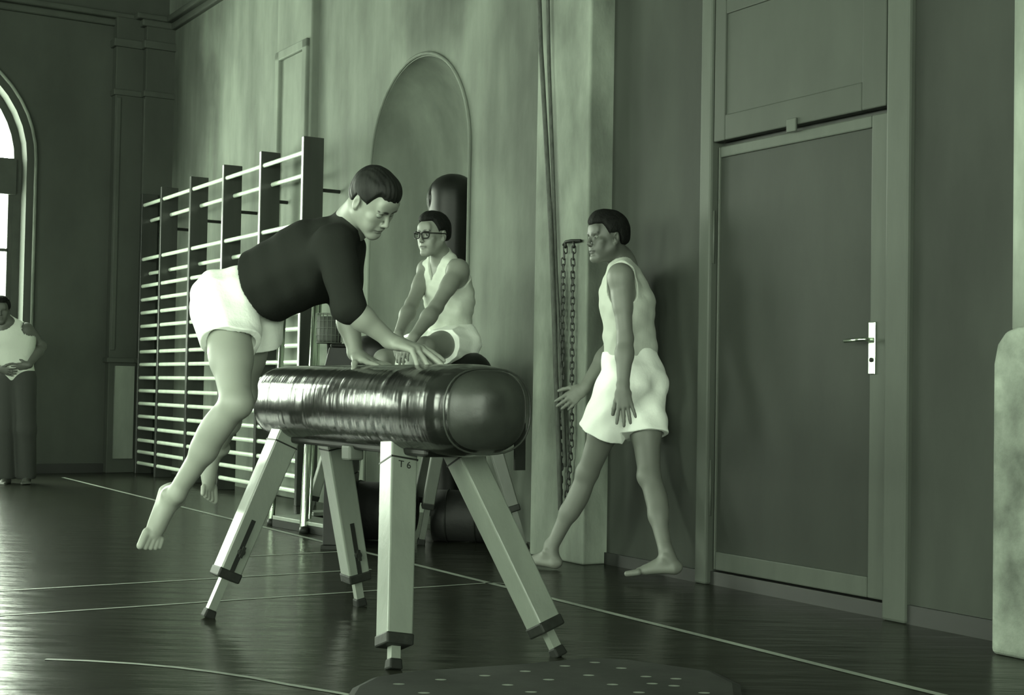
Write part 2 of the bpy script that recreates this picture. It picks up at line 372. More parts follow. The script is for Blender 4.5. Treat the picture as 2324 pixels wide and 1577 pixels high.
# corner pilasters, with capital and neck mouldings
def cornerbox(bm, n0, n1, d0, d1, z0, z1): wbox(bm, n0, n1, d0, d1, z0, z1)
bm = bmesh.new()
wbox(bm, 4.17, WALL_B+.05, 13.74, END_D, 0, 4.5)
wbox(bm, 3.90, WALL_B, 13.83, END_D+.02, 0, 4.5)
tag(bevel(from_bm('trim_7', bm, M['wall_end']), .008, 2), kind='structure')
bm = bmesh.new()
for z0, z1, e in ((4.20, 4.28, .03), (3.72, 3.78, .02), (1.08, 1.13, .025)):
    wbox(bm, 3.90-e, WALL_B, 13.83-e, END_D+.02, z0, z1); wbox(bm, 4.17-e, WALL_B+.05, 13.74-e, END_D, z0, z1)
for n0, n1, d0, d1 in ((3.91, 3.96, 13.82, 13.84),): wbox(bm, n0, n1, d0, d1, 1.2, 3.7)
wbox(bm, 4.16, 4.18, 13.74, 13.765, 1.2, 3.7)
tag(bevel(from_bm('trim_8', bm, M['trim']), .01, 2), kind='structure')
bm = bmesh.new(); wbox(bm, 3.96, 4.15, 13.80, 13.84, .14, 1.05)      # lighter dado block
tag(from_bm('trim_9', bm, M['plaster']), kind='structure')
# cornice on end wall and long wall
bm = bmesh.new()
for z0, z1, e in ((4.42, 4.49, .05), (4.49, 4.55, .10)):
    wbox(bm, OPP_N, WALL_B, END_D-e, END_D+.05, z0, z1)
    wbox(bm, WALL_B-.29-e, WALL_B+.05, 13.72, END_D, z0, z1)
    wbox(bm, WALL_B-e, WALL_B+.05, pil_l, 13.75, z0, z1)
tag(bevel(from_bm('trim_10', bm, M['trim']), .02, 3), kind='structure')
# end wall and opposite wall with arched windows
def fE(s, t, z): return W(s, END_D+t, z)
arched_wall('wall_end', fE, OPP_N-.4, WALL_B+.5, CEIL, [(c, 1.0, WIN_SILL, WIN_SPRING) for c in END_WINS], .45, M['wall_end'])
def fO(s, t, z): return W(OPP_N-t, s, z)
arched_wall('wall_left', fO, BACK_D-.4, END_D+.4, CEIL, [(c, 1.0, WIN_SILL, WIN_SPRING) for c in OPP_WINS], .45, M['wall_end'])
def fK(s, t, z): return W(s, BACK_D-t, z)
arched_wall('wall_back', fK, OPP_N-.4, WALL_A+.4, CEIL, [(c, 1.0, WIN_SILL, WIN_SPRING) for c in BACK_WINS], .45, M['wall_end'])
# skirting
bm = bmesh.new()
wbox(bm, WALL_A-.015, WALL_A, d_pf-.1, door_r-.11, 0, .075); wbox(bm, WALL_A-.015, WALL_A, door_l+.05, pil_r, 0, .06)
wbox(bm, OPP_N, 3.94, END_D-.02, END_D, 0, .09)
tag(from_bm('baseboard_right', bm, M['baseboard']), kind='structure')

# windows: moulded surround, timber frame, panes
def window(idx, f, c):
    root = empty('window_%d' % idx, f(c, .3, WIN_SILL), kind='structure')
    rI, rO = .9, 1.0
    def arch(r, z0, n=24): return [(c-r, z0)] + [(c+r*math.cos(a), WIN_SPRING+r*math.sin(a)) for a in np.linspace(math.pi, 0, n)] + [(c+r, z0)]
    bm = bmesh.new()
    pts = [f(x, -.02, z) for x, z in arch(1.08, WIN_SILL-.2)]; tube(bm, pts, .016, 8)
    from_bm('surround', bm, M['pilaster'], root, True)
    bm = bmesh.new()
    A, B = arch(1.0, WIN_SILL), arch(.93, WIN_SILL+.0)
    for t0, t1 in ((.22, .28),):
        for i in range(len(A)-1):
            pts = [f(A[i][0], t0, A[i][1]), f(A[i+1][0], t0, A[i+1][1]), f(B[i+1][0], t0, B[i+1][1]), f(B[i][0], t0, B[i][1]),
                   f(A[i][0], t1, A[i][1]), f(A[i+1][0], t1, A[i+1][1]), f(B[i+1][0], t1, B[i+1][1]), f(B[i][0], t1, B[i][1])]
            hexa(bm, pts)
    def bar(x0, x1, z0, z1, t0=.23, t1=.27): hexa(bm, [f(x0,t0,z0), f(x1,t0,z0), f(x1,t0,z1), f(x0,t0,z1), f(x0,t1,z0), f(x1,t1,z0), f(x1,t1,z1), f(x0,t1,z1)])
    for q_ in (-1, 1): bar(*sorted((c+q_*.885, c+q_*.99)), WIN_SILL, WIN_SPRING-.3)
    bar(c-.95, c+.95, WIN_SPRING-.33, WIN_SPRING+.02, .2, .3); bar(c-.95, c+.95, WIN_SILL, WIN_SILL+.08)
    for x in (-.31, .31): bar(c+x-.02, c+x+.02, WIN_SILL, WIN_SPRING+.8)
    for z in (1.55, 2.15): bar(c-.9, c+.9, z-.015, z+.015)
    from_bm('frame', bm, M['trim'], root)
    xs = [-.88, -.31, .31, .88]; zs = [WIN_SILL+.05, 1.55, 2.15, WIN_SPRING-.3]
    for i in range(3):
        for j in range(3):
            bm = bmesh.new(); bm.faces.new([bm.verts.new(V(p)) for p in (f(c+xs[i], .25, zs[j]), f(c+xs[i+1], .25, zs[j]), f(c+xs[i+1], .25, zs[j+1]), f(c+xs[i], .25, zs[j+1]))])
            from_bm('pane', bm, M['glass'], root)
    bm = bmesh.new(); vs = [bm.verts.new(V(f(c+.94*math.cos(a), .25, WIN_SPRING+.94*math.sin(a)))) for a in np.linspace(0, math.pi, 20)]; bm.faces.new(vs)
    from_bm('pane', bm, M['glass'], root)
k = 0
for c in END_WINS: k += 1; window(k, fE, c)
for c in OPP_WINS: k += 1; window(k, fO, c)
for c in BACK_WINS: k += 1; window(k, fK, c)

# ------------------------------------------------------------------ door with transom
door = empty('door_1', W(WALL_A, (door_l+door_r)/2, 0), kind='structure')
n_leaf = WALL_A+.005
z0 = .07
_, zt = onw(2012, 250, n_leaf); zt = 2.30 if zt > 3 else zt
dl, dr = door_l, door_r
def wpart(name, m_, parent, boxes, bev=.006):
    bm = bmesh.new()
    for bx in boxes: wbox(bm, *bx)
    o = from_bm(name, bm, m_, parent)
    return bevel(o, bev, 2) if bev else o
tt = onw(1626, 335, n_leaf)[1]
P_l = onw(1628, 800, n_leaf)[0]; P_r = onw(1973, 800, n_leaf)[0]
pb = onw(1800, 1281, n_leaf)[1]; pt = onw(1800, 325, n_leaf)[1]
wpart('stile', M['door_frame'], door, [(n_leaf, n_leaf+.045, P_l, dl-.012, z0, tt)])
wpart('stile', M['door_frame'], door, [(n_leaf, n_leaf+.045, dr+.006, P_r, z0, tt)])
wpart('rail', M['door_frame'], door, [(n_leaf, n_leaf+.045, P_r+.002, P_l-.002, z0, pb)])
wpart('rail', M['door_frame'], door, [(n_leaf, n_leaf+.045, P_r+.002, P_l-.002, pt, tt)])
wpart('door_panel', M['door_panel'], door, [(n_leaf+.012, n_leaf+.04, P_r, P_l, pb, pt)], 0)
wpart('threshold', M['baseboard'], door, [(WALL_A, WALL_A+.3, dr-.1, dl+.05, 0, z0-.008)], 0)
wpart('jamb', M['door_frame'], door, [(WALL_A-.03, WALL_A+.12, dl, dl+.085, 0, 4.6)], .012)
wpart('jamb', M['door_frame'], door, [(WALL_A-.03, WALL_A+.12, dr-.125, dr, 0, 4.6)], .012)
wpart('gap', M['shadow_gap'], door, [(WALL_A+.05, WALL_A+.06, dr, dl, z0, 4.6)], 0)
# transom leaf above
tz0 = tt+.02; Tl = onw(1658, 150, n_leaf)[0]; Tr = onw(1968, 150, n_leaf)[0]
tb = onw(1658, 261, n_leaf)[1]; ttop = onw(1659, 34, n_leaf)[1]
nl = n_leaf-.03
wpart('transom_frame', M['transom'], door, [(nl, nl+.05, Tl, dl-.012, tz0, 4.2), (nl, nl+.05, dr+.006, Tr, tz0, 4.2), (nl, nl+.05, Tr, Tl, tz0, tb), (nl, nl+.05, Tr, Tl, ttop, 4.2)])
wpart('transom_panel', M['transom'], door, [(nl+.009, nl+.045, Tr, Tl, tb, ttop)], 0)
wpart('transom_catch', M['door_frame'], door, [(nl-.012, nl, (dl+dr)/2-.03, (dl+dr)/2+.03, tz0-.03, tz0+.03)], .004)
# lever handle on its long back plate
hp = onw(1981, 790, n_leaf)
hd = hp[0]
h_t = onw(1981, 730, n_leaf)[1]; h_b = onw(1979, 850, n_leaf)[1]; h_l = onw(1981, 771, n_leaf)[1]
han = wpart('handle_plate', M['steel'], door, [(n_leaf-.008, n_leaf, hd-.02, hd+.02, h_b, h_t)], .004)
bm = bmesh.new(); tube(bm, [W(n_leaf, hd, h_l), W(n_leaf-.05, hd, h_l), W(n_leaf-.055, hd+.012, h_l), W(n_leaf-.055, hd+.105, h_l-.005)], .0085, 10)
from_bm('lever', bm, M['steel'], han, True)
bm = bmesh.new(); tube(bm, [W(n_leaf-.012, hd, h_b+.06), W(n_leaf-.0, hd, h_b+.06)], .009, 12); from_bm('keyhole', bm, M['rubber'], han, True)
for za, zb in ((.32, .58), (1.5, 1.75)):
    bm = bmesh.new(); tube(bm, [W(WALL_A-.01, dl-.004, za), W(WALL_A-.01, dl-.004, zb)], .006, 8); from_bm('hinge', bm, M['door_frame'], door, True)
bm = bmesh.new(); wbox(bm, n_leaf-.006, n_leaf, dr+.008, dr+.02, .5, 1.5); from_bm('edge_strip', bm, M['door_frame'], door)

# ------------------------------------------------------------------ wall bars
BAR_N = 4.15
bars = empty('wall_bars', W(BAR_N, 11.5, 0), 'tall dark wooden wall bars with shiny pale rungs beside the corner', 'wall bars')
posts = [9.74, 10.585, 11.43, 12.27, 13.11, 13.72]
for p in posts:
    bm = bmesh.new(); wbox(bm, BAR_N, BAR_N+.165, p-.02, p+.02, 0, 2.75)
    bevel(from_bm('post', bm, M['bar_wood'], bars), .004, 2)
    bm = bmesh.new(); tube(bm, [W(BAR_N+.08, p, 2.36), W(WALL_B, p, 2.36)], .014, 8); from_bm('wall_bracket', bm, M['iron'], bars)
heights = [(2.636,0),(2.49,1),(2.10,0),(1.966,1),(1.835,0),(1.70,0),(1.572,0),(1.44,0),(1.315,0),(1.19,0),(1.065,0),(.937,0),(.81,0),(.685,0),(.56,0),(.445,0),(.328,0),(.214,0),(.104,0)]
mesh_cache = {}
for i in range(len(posts)-1):
    a, c = posts[i]+.02, posts[i+1]-.02; L = round(c-a, 3)
    if L not in mesh_cache:
        bm = bmesh.new(); seg = 12; R = []
        for s in (0, L):
            R.append([bm.verts.new(V(D*s+N*(.015*math.cos(2*math.pi*k/seg))+np.array([0,0,.0185*math.sin(2*math.pi*k/seg)]))) for k in range(seg)])
        for k in range(seg): bm.faces.new([R[0][k], R[0][(k+1)%seg], R[1][(k+1)%seg], R[1][k]])
        me = bpy.data.meshes.new('rung'); bmesh.ops.recalc_face_normals(bm, faces=bm.faces); bm.to_mesh(me); bm.free(); mesh_cache[L] = me
    for z, back in heights:
        o = link('rung', mesh_cache[L], M['rung_wood'], None, True)
        o.location = V(W(BAR_N+(.028 if not back else .1), a, z)); o.parent = bars; o.matrix_parent_inverse = bars.matrix_world.inverted()

# two metal uprights leaned against the wall bars
def pole(foot, top, r, label):
    bm = bmesh.new(); tube(bm, [foot, np.array(top)], r, 14); o = from_bm('metal_pole', bm, M['steel'], smooth=True); return tag(o, label, 'pole')
pa = empty('metal_pole', flo(689, 1211), 'thick shiny metal pole leaning on the bars, standing beside the low planks', 'pole', 'leaning metal poles')
bm = bmesh.new(); tube(bm, [flo(689, 1211), at(724, 545, 10.83)], .026, 16); from_bm('tube', bm, M['steel'], pa, True)
bm = bmesh.new(); tube(bm, [flo(701, 1205), at(733, 580, 10.78)], .011, 12); from_bm('side_rod', bm, M['steel'], pa, True)
bm = bmesh.new(); tube(bm, [flo(689, 1211), flo(689, 1211)+np.array([-.001,0.02,.03])], .029, 16); from_bm('foot_cap', bm, M['iron'], pa, True)
pb_ = empty('metal_pole', flo(615, 1192), 'thin shiny metal pole leaning on the bars behind the jumping man', 'pole', 'leaning metal poles')
bm = bmesh.new(); tube(bm, [flo(615, 1192), at(650, 600, 10.55)], .021, 14); from_bm('tube', bm, M['steel'], pb_, True)
bm = bmesh.new(); tube(bm, [flo(615, 1192), flo(615, 1192)+np.array([.002,0.015,.03])], .028, 14); from_bm('foot_cap', bm, M['iron'], pb_, True)

# ------------------------------------------------------------------ vaulting horses and bucks
def leather_body(C, ax, side, up, near, far, hw, hh, e, p=2.5, ns=44, nr=36, name='body', material=None, parent=None, drop=0.0):
    bm = bmesh.new(); rings = []; prof = {}
    ss = list(np.linspace(-1, 1, ns)); L = near+far
    for u_ in ss:
        # denser towards the ends
        s = math.sin(u_*math.pi/2); pos = (near-far)/2 + s*L/2
        dist_end = (L/2)*(1-abs(s))
        fct = 1.0 if dist_end > e else max(0.0, 1-((e-dist_end)/e)**2.3)**.5
        if fct < .02: fct = .02
        ring = []
        for k in range(nr):
            a = 2*math.pi*k/nr; ca, sa = math.cos(a), math.sin(a)
            rr = (abs(ca)**p+abs(sa)**p)**(-1/p)
            sag = 1.0
            ring.append(bm.verts.new(V(C+ax*pos+side*(hw*fct*rr*ca)+up*(hh*(.25+.75*fct if sa > 0 else fct)*rr*sa - (1-fct)*drop))))
        rings.append(ring)
    for A, B in zip(rings, rings[1:]):
        for k in range(nr): bm.faces.new([A[k], A[(k+1)%nr], B[(k+1)%nr], B[k]])
    bm.faces.new(rings[0]); bm.faces.new(rings[-1][::-1])
    return from_bm(name, bm, material, parent, True)
def ring_piping(C, ax, side, up, pos, hw, hh, p=2.5, r=.005, name='seam', material=None, parent=None):
    pts = []
    for k in range(48):
        a = 2*math.pi*k/48; ca, sa = math.cos(a), math.sin(a); rr = (abs(ca)**p+abs(sa)**p)**(-1/p)
        pts.append(C+ax*pos+side*(hw*rr*ca)+up*(hh*rr*sa))
    bm = bmesh.new(); tube(bm, pts, r, 6, closed=True); return from_bm(name, bm, material, parent, True)
UP = np.array([0, 0, 1.])
def horse_leg(root, top, foot, xa, w=.04, paint=None, length=.9, slot=True, wy=None):
    top = np.array(top, float); foot = np.array(foot, float); ax = nrm(foot-top); Ltot = np.linalg.norm(foot-top)
    wy = wy or w; e1 = top+ax*Ltot*length
    bm = bmesh.new(); beam(bm, top, e1, xa, w, wy, w*.92, wy*.92)
    leg = bevel(from_bm('leg', bm, paint, root), .006, 2)
    bm = bmesh.new(); beam(bm, e1-ax*.032, e1+ax*.006, xa, w*1.0, wy*1.0, w*.98, wy*.98); bevel(from_bm('ferrule', bm, M['iron'], leg), .006, 2)
    x = nrm(np.array(xa, float)-ax*(np.array(xa, float)@ax)); y = np.cross(ax, x)
    bm = bmesh.new(); beam(bm, e1-ax*.02, foot-ax*.012, xa, .016, .016); from_bm('extension_bar', bm, M['leg_wood'] if not slot else M['leg_paint'], leg)
    bm = bmesh.new(); beam(bm, foot-ax*.035, foot, xa, .021, .021, .024, .024); bevel(from_bm('rubber_foot', bm, M['rubber'], leg), .006, 2)
    return leg, ax, x, y, e1
def slotted(leg, e1, ax, x, y, w, side, L=.24):
    s = y*side
    bm = bmesh.new(); beam(bm, e1-ax*L, e1-ax*.03, x, .009, .003)
    vs = [v for v in bm.verts]
    for v in vs: v.co += V(s*(w+.0005))
    from_bm('slot', bm, M['rubber'], leg)
    bm = bmesh.new(); c = e1-ax*.11+s*(w+.004); tube(bm, [c, c+s*.02], .013, 10); beam(bm, c+s*.02-ax*.022, c+s*.02+ax*.022, x, .006, .005)
    from_bm('clamp_knob', bm, M['iron'], leg)

HC = np.array([-.48, 5.12, .825]); A_ = -D; S_ = N
horse = empty('vaulting_horse', (HC[0], HC[1], 0), 'large glossy black leather vaulting horse with pale legs under the jumping man', 'vaulting horse')
body = leather_body(HC, A_, S_, UP, .85, .93, .174, .150, .2, 2.6, 60, 48, 'body', M['leather'], horse)
# end cap is a lighter panel: material split by position
me = body.data; me.materials.append(M['leather_cap'])
for p in me.polygons:
    s = float((np.array(p.center)-HC)@A_)
    if s > .775: p.material_index = 1
fr = (1-((.24-(.86-.655))/.24)**2.3)**.5
ring_piping(HC, A_, S_, UP, .775, .158, .1350, 2.6, .0035, 'seam', M['leather_cap'], body)
bm = bmesh.new(); beam(bm, HC-A_*.70-UP*.128, HC+A_*.55-UP*.128, S_, .10, .028)
bevel(from_bm('base_board', bm, M['leather_old'], horse), .01, 2)
legs = [((.42,-.12), flo(893,1520)), ((.35,.09), flo(1270,1490)), ((-.50,-.13), flo(470,1402)), ((-.60,.08), flo(818,1375))]
for i, ((s, w), ft) in enumerate(legs):
    top = HC+A_*s+S_*w-UP*.14
    if i == 0: top = at(906, 985, 4.80)
    if i == 1: top = at(1026, 980, 4.90)
    if i == 2: top = at(662, 955, 5.60)
    if i == 3: top = at(752, 965, 5.68)
    lg, ax, x, y, e1 = horse_leg(horse, top, ft, S_, .049, M['leg_paint'], [.90,.885,.80,.85][i])
    if i >= 2: slotted(lg, e1, ax, x, y, .0455, 1 if (y@A_) > 0 else -1)
    q_ = [.085, .085, .085, .075][i]; bm = bmesh.new(); beam(bm, top+ax*(q_+.012), top+ax*(q_+.018), S_, .0496, .0496); from_bm('top_band', bm, M['iron'], lg)
    if i == 0:
        cu = bpy.data.curves.new('lettering', 'FONT'); cu.body = 'T 6'; cu.size = .034; cu.extrude = .0006; cu.align_x = 'CENTER'
        cu.materials.append(M['rubber'])
        tc_ = bpy.data.objects.new('t', cu); COL.objects.link(tc_); bpy.context.view_layer.update()
        tme = bpy.data.meshes.new_from_object(tc_.evaluated_get(bpy.context.evaluated_depsgraph_get())); bpy.data.objects.remove(tc_)
        tx = bpy.data.objects.new('lettering', tme); COL.objects.link(tx)
        nf = y if (y@A_) > 0 else -y
        zc = -ax; xc = np.cross(zc, nf); c = top+ax*.135+nf*.0494
        mm = Matrix.Identity(4)
        for r_ in range(3): mm[r_][0] = xc[r_]; mm[r_][1] = zc[r_]; mm[r_][2] = nf[r_]; mm[r_][3] = c[r_]
        tx.matrix_world = mm; tx.parent = lg; tx.matrix_parent_inverse = lg.matrix_world.inverted()
# triangular wire stays of the ferrules and a hanging strap at the end
bm = bmesh.new(); s0 = at(1180, 960, 4.62); beam(bm, s0, at(1179, 1067, 4.62), N, .020, .004)
from_bm('strap', bm, M['leather_old'], horse)
bm = bmesh.new(); beam(bm, at(1180, 905, 4.58), at(1180, 968, 4.62), N, .016, .004); from_bm('strap', bm, M['leather_old'], horse)
bm = bmesh.new(); beam(bm, at(800, 1010, 5.1), at(800, 1044, 5.1), A_, .035, .03); bevel(from_bm('joint_block', bm, M['leg_wood'], horse), .008, 2)

# buck on which the second man sits
BC = np.array([-.30, 8.20, .955]); Bax = nrm([.12, -.99, 0]); Bs = np.array([-Bax[1], Bax[0], 0])
buck = empty('vaulting_buck', (BC[0], BC[1], 0), 'dark leather vaulting buck under the seated man in glasses', 'vaulting horse')
leather_body(BC, Bax, Bs, UP, .45, .36, .165, .15, .2, 2.3, 36, 32, 'body', M['leather_old'], buck)
bm = bmesh.new(); beam(bm, BC-Bax*.28-UP*.14, BC+Bax*.32-UP*.14, Bs, .12, .025); from_bm('base_board', bm, M['leather_old'], buck)
for (s, w), ft in [((.26,-.09), flo(955,1235)), ((.26,.1), flo(1193,1248)), ((-.22,-.09), np.array([-.60,8.62,0])), ((-.22,.09), np.array([-.10,8.40,0]))]:
    sd = w if (Bs[0] > 0) else -w
    top = BC+Bax*s+Bs*sd-UP*.13
    horse_leg(buck, top, ft, Bs, .036, M['leg_wood'], .74, False)
# second buck further back
CC = np.array([-.92, 9.15, 1.09]); Cax = nrm([.3, -.95, 0]); Cs = np.array([-Cax[1], Cax[0], 0])
buck2 = empty('vaulting_buck', (CC[0], CC[1], 0), 'dark leather vaulting buck glimpsed between the jumping man\'s forearms', 'vaulting horse')
leather_body(CC, Cax, Cs, UP, .34, .34, .135, .135, .18, 2.4, 30, 28, 'body', M['leather_old'], buck2)
for (s, w), ft in [((.2,-.08), at(790, 1165, 8.75)), ((.2,.08), at(905, 1175, 8.7)), ((-.2,-.08), np.array([-1.35,9.45,0])), ((-.2,.08), np.array([-.72,9.35,0]))]:
    ft = np.array(ft, float); ft[2] = 0
    horse_leg(buck2, CC+Cax*s+Cs*w-UP*.11, ft, Cs, .034, M['leg_paint'], .86, False)

# tall leather-covered roll standing in the niche
RC = W(4.60, 8.25, 0)
roll = empty('padded_roll', RC, 'tall black leather padded roll standing upright in the arched niche', 'gym equipment')
leather_body(RC+UP*1.165, UP, D, N, 1.165, 1.165, .165, .15, .15, 2.2, 40, 32, 'body', M['leather_old'], roll)
bm = bmesh.new(); beam(bm, RC+UP*.3-N*.152+D*.015, RC+UP*2.05-N*.152+D*.015, D, .010, .003); from_bm('strap', bm, M['leg_paint'], roll)
bm = bmesh.new()
for ang in np.linspace(-1.2, 1.2, 5):
    pass
tube(bm, [RC+UP*(2.33-.17+.16*math.sin(a))+D*(.04)-N*(.155*math.cos(a)) for a in np.linspace(-.6, 1.5, 16)], .006, 6)
tube(bm, [RC+UP*(2.33-.17+.155*math.sin(a))+D*(.10)-N*(.13*math.cos(a)) for a in np.linspace(-.6, 1.5, 16)], .006, 6)
from_bm('seam', bm, M['leather_cap'], roll, True)

# rolled dark mats on the floor beneath the bucks
for i, (x, y, r, L, ang, lab) in enumerate([(-.78, 8.25, .17, .42, .35, 'thick dark rolled mat lying on the floor left of the seated man\'s buck'),
                                    (-.27, 8.25, .15, .34, .1, 'thick dark rolled mat lying on the floor between the legs of the seated man\'s buck')]):
    c = np.array([x, y, r]); a = nrm([math.cos(ang), -math.sin(ang), 0])
    root = empty('rolled_mat', (x, y, 0), lab, 'mat', 'rolled mats')
    bm = bmesh.new(); tube(bm, [c-a*L*.5, c-a*L*.49, c-a*L*.2, c, c+a*L*.2, c+a*L*.49, c+a*L*.5], r, 28, radii=[r*.93, r, r, r*.99, r, r, r*.93]); from_bm('roll', bm, M['mat_dark'], root, True)
    bm = bmesh.new()
    pts = [c+a*(L*.5+.002)+UP*(q*math.sin(t))+np.cross(a, UP)*(q*math.cos(t)) for t, q in [(t, r*.9*(1-t/16)) for t in np.linspace(0, 14, 60)]]
    tube(bm, pts, .006, 5); from_bm('spiral_edge', bm, M['rubber'], root, True)
    for s_ in (-.25, .25):
        bm = bmesh.new(); tube(bm, [c+a*L*s_+(r+.002)*(UP*math.sin(t)+np.cross(a, UP)*math.cos(t)) for t in np.linspace(0, 2*math.pi, 24)[:-1]], .005, 5, closed=True); from_bm('strap', bm, M['rubber'], root, True)

# low planks on the floor beside the poles
def plank(name, a, b_, w, h, label, grp, legs_=True):
    a = np.array(a, float); b_ = np.array(b_, float); ax = nrm(b_-a); s = np.cross(UP, ax)
    root = empty(name, (a+b_)/2*[1,1,0], label, 'plank', grp)
    zt_ = h
    bm = bmesh.new(); beam(bm, a+UP*(zt_-.012), b_+UP*(zt_-.012), s, w, .012); bevel(from_bm('top_board', bm, M['board'], root), .003, 2)
    for t_ in (.12, .88):
        c = a+(b_-a)*t_
        bm = bmesh.new(); beam(bm, c-s*w*.95+UP*(zt_-.024)/2, c+s*w*.95+UP*(zt_-.024)/2, UP, (zt_-.024)/2, .03); from_bm('cross_batten', bm, M['rubber'], root)
    bm = bmesh.new(); beam(bm, a+s*w*.9+UP*(zt_-.024)/2, b_+s*w*.9+UP*(zt_-.024)/2, UP, (zt_-.026)/2, .01); from_bm('side_board', bm, M['rubber'], root)
    bm = bmesh.new(); beam(bm, a-s*w*.9+UP*(zt_-.024)/2, b_-s*w*.9+UP*(zt_-.024)/2, UP, (zt_-.026)/2, .01); from_bm('side_board', bm, M['rubber'], root)
plank('low_platform', flo(650, 1193), flo(775, 1216), .10, .07, 'low dark-sided wooden platform on the floor, nearer to the camera, behind the horse', 'low wooden platforms')
plank('low_platform', flo(700, 1176), flo(800, 1172), .08, .045, 'low wooden platform on the floor, the farther of two, behind the horse', 'low wooden platforms')

# net-covered basket behind the far arm, and a dark trapezoid box
bk = empty('ball_basket', at(747, 1160, 8.95)*[1,1,0], 'pale wire-mesh ball basket standing behind the horse and the metal poles', 'basket')
bx, by_ = at(747, 740, 9.0)[0], 9.0; zt_ = at(747, 712, 9.0)[2]; zb_ = at(747, 778, 9.0)[2]
bm = bmesh.new()
for zz, rr in [(zb_+(zt_-zb_)*q, .085-.006*abs(q-.4)) for q in np.linspace(0, 1, 5)]:
    tube(bm, [(bx+rr*math.cos(t), by_+rr*math.sin(t), zz) for t in np.linspace(0, 2*math.pi, 20)[:-1]], .0022, 4, closed=True)
for t in np.linspace(0, 2*math.pi, 21)[:-1]:
    tube(bm, [(bx+.083*math.cos(t), by_+.083*math.sin(t), zb_), (bx+.086*math.cos(t), by_+.086*math.sin(t), zt_)], .0018, 4)
from_bm('mesh', bm, M['net'], bk, True)
bm = bmesh.new(); tube(bm, [(bx, by_, 0), (bx, by_, .02)], .12, 20); tube(bm, [(bx, by_, .02), (bx, by_, zb_)], .012, 8); tube(bm, [(bx, by_, zb_-.005), (bx, by_, zb_+.005)], .08, 20); from_bm('stand', bm, M['iron'], bk, True)
bm = bmesh.new(); tube(bm, [(bx, by_, zb_), (bx, by_, zb_+.02), (bx, by_, zt_-.02)], .07, 20, radii=[.07, .076, .079]); from_bm('lining', bm, M['cardboard'], bk, True)
bxr = at(770, 800, 7.75); top_z = at(770, 779, 7.75)[2]
box = empty('padded_stand', (bxr[0], bxr[1], 0), 'narrow dark padded stand, tapering, seen above the horse beside the far hand', 'stand')
bm = bmesh.new()
def frus(bm, c, a, s, z0, z1, w0, w1, l0, l1): hexa(bm, [c+s*i*w0+a*j*l0+UP*z0 for i, j in ((-1,-1),(1,-1),(1,1),(-1,1))]+[c+s*i*w1+a*j*l1+UP*z1 for i, j in ((-1,-1),(1,-1),(1,1),(-1,1))])
c0 = np.array([bxr[0], bxr[1]+.25, 0]); ba = np.array([0, 1., 0]); bs = np.array([1., 0, 0])
zz = [.02, .4, .75, top_z-.16, top_z-.02]; wd = lambda z: .052+.035*min(1, max(0, (top_z-z)/.16)) if z > top_z-.2 else .07
for i in range(4):
    bm = bmesh.new(); frus(bm, c0, ba, bs, zz[i]+.0015, zz[i+1]-.0015, wd(zz[i]), wd(zz[i+1]), .25, .24); bevel(from_bm('section', bm, M['leather_old'], box), .004, 2)
bm = bmesh.new(); frus(bm, c0, ba, bs, top_z-.02, top_z, wd(top_z)+.004, wd(top_z)-.002, .24, .23); bevel(from_bm('padded_top', bm, M['leather_old'], box), .012, 3)
bm = bmesh.new(); frus(bm, c0, ba, bs, 0, .02, .08, .078, .255, .252); from_bm('foot_rim', bm, M['rubber'], box)

# ------------------------------------------------------------------ ropes and chains on the pilaster
PN = PIL
def rope(pts, r, label):
    bm = bmesh.new(); P = []
    pts = [np.array(p, float) for p in pts]; pts = [pts[0]+UP*(CEIL-pts[0][2])]+pts
    for a, c in zip(pts, pts[1:]):
        for q in np.linspace(0, 1, 14)[:-1]: P.append(a+(c-a)*q)
    P.append(pts[-1]); tube(bm, P, r, 8)
    return tag(from_bm('climbing_rope', bm, M['rope'], smooth=True), label, 'rope', 'ropes hanging by the pilaster')
def pw(x, y, n=PN-.05): d, z = onw(x, y, n); return W(n, d, z)
top1 = pw(1224, 40); top2 = pw(1246, 60)
rope([pw(1219, -150), pw(1227, 100), pw(1240, 330), pw(1250, 520), pw(1257, 700), pw(1262, 860), pw(1268, 1000), pw(1272, 1158)], .013, 'long hanging rope, left of two, crossing the pilaster edge')
rope([pw(1241, -150, PN-.03), pw(1246, 150, PN-.03), pw(1256, 420, PN-.03), pw(1262, 620, PN-.03), pw(1274, 850, PN-.03), pw(1283, 1060, PN-.03)], .010, 'thin hanging rope, right of two, closest to the chains')
brk = empty('chain_bracket', pw(1299, 548, PN), 'short black iron bar on the pilaster holding two chains', 'bracket')
bm = bmesh.new(); tube(bm, [pw(1279, 556, PN-.03), pw(1284, 549, PN-.035), pw(1296, 546, PN-.03), pw(1318, 546, PN-.02)], .008, 10); from_bm('bar', bm, M['iron'], brk, True)
for x in (1283, 1302):
    bm = bmesh.new(); tube(bm, [pw(x, 549, PN+.01), pw(x, 549, PN-.035), pw(x+1, 556, PN-.04), pw(x, 562, PN-.03)], .006, 8); from_bm('hook', bm, M['iron'], brk, True)
def link_mesh():
    bm = bmesh.new(); a, h = .0098, .0112; pts = [(a*math.cos(t), 0, a*math.sin(t)+(h if math.sin(t) > 0 else -h)) for t in np.linspace(0, 2*math.pi, 17)[:-1]]
    tube(bm, pts, .0042, 6, closed=True); me = bpy.data.meshes.new('chain_link'); bmesh.ops.recalc_face_normals(bm, faces=bm.faces); bm.to_mesh(me); bm.free(); me.materials.append(M['chain']); return me
LM = link_mesh()
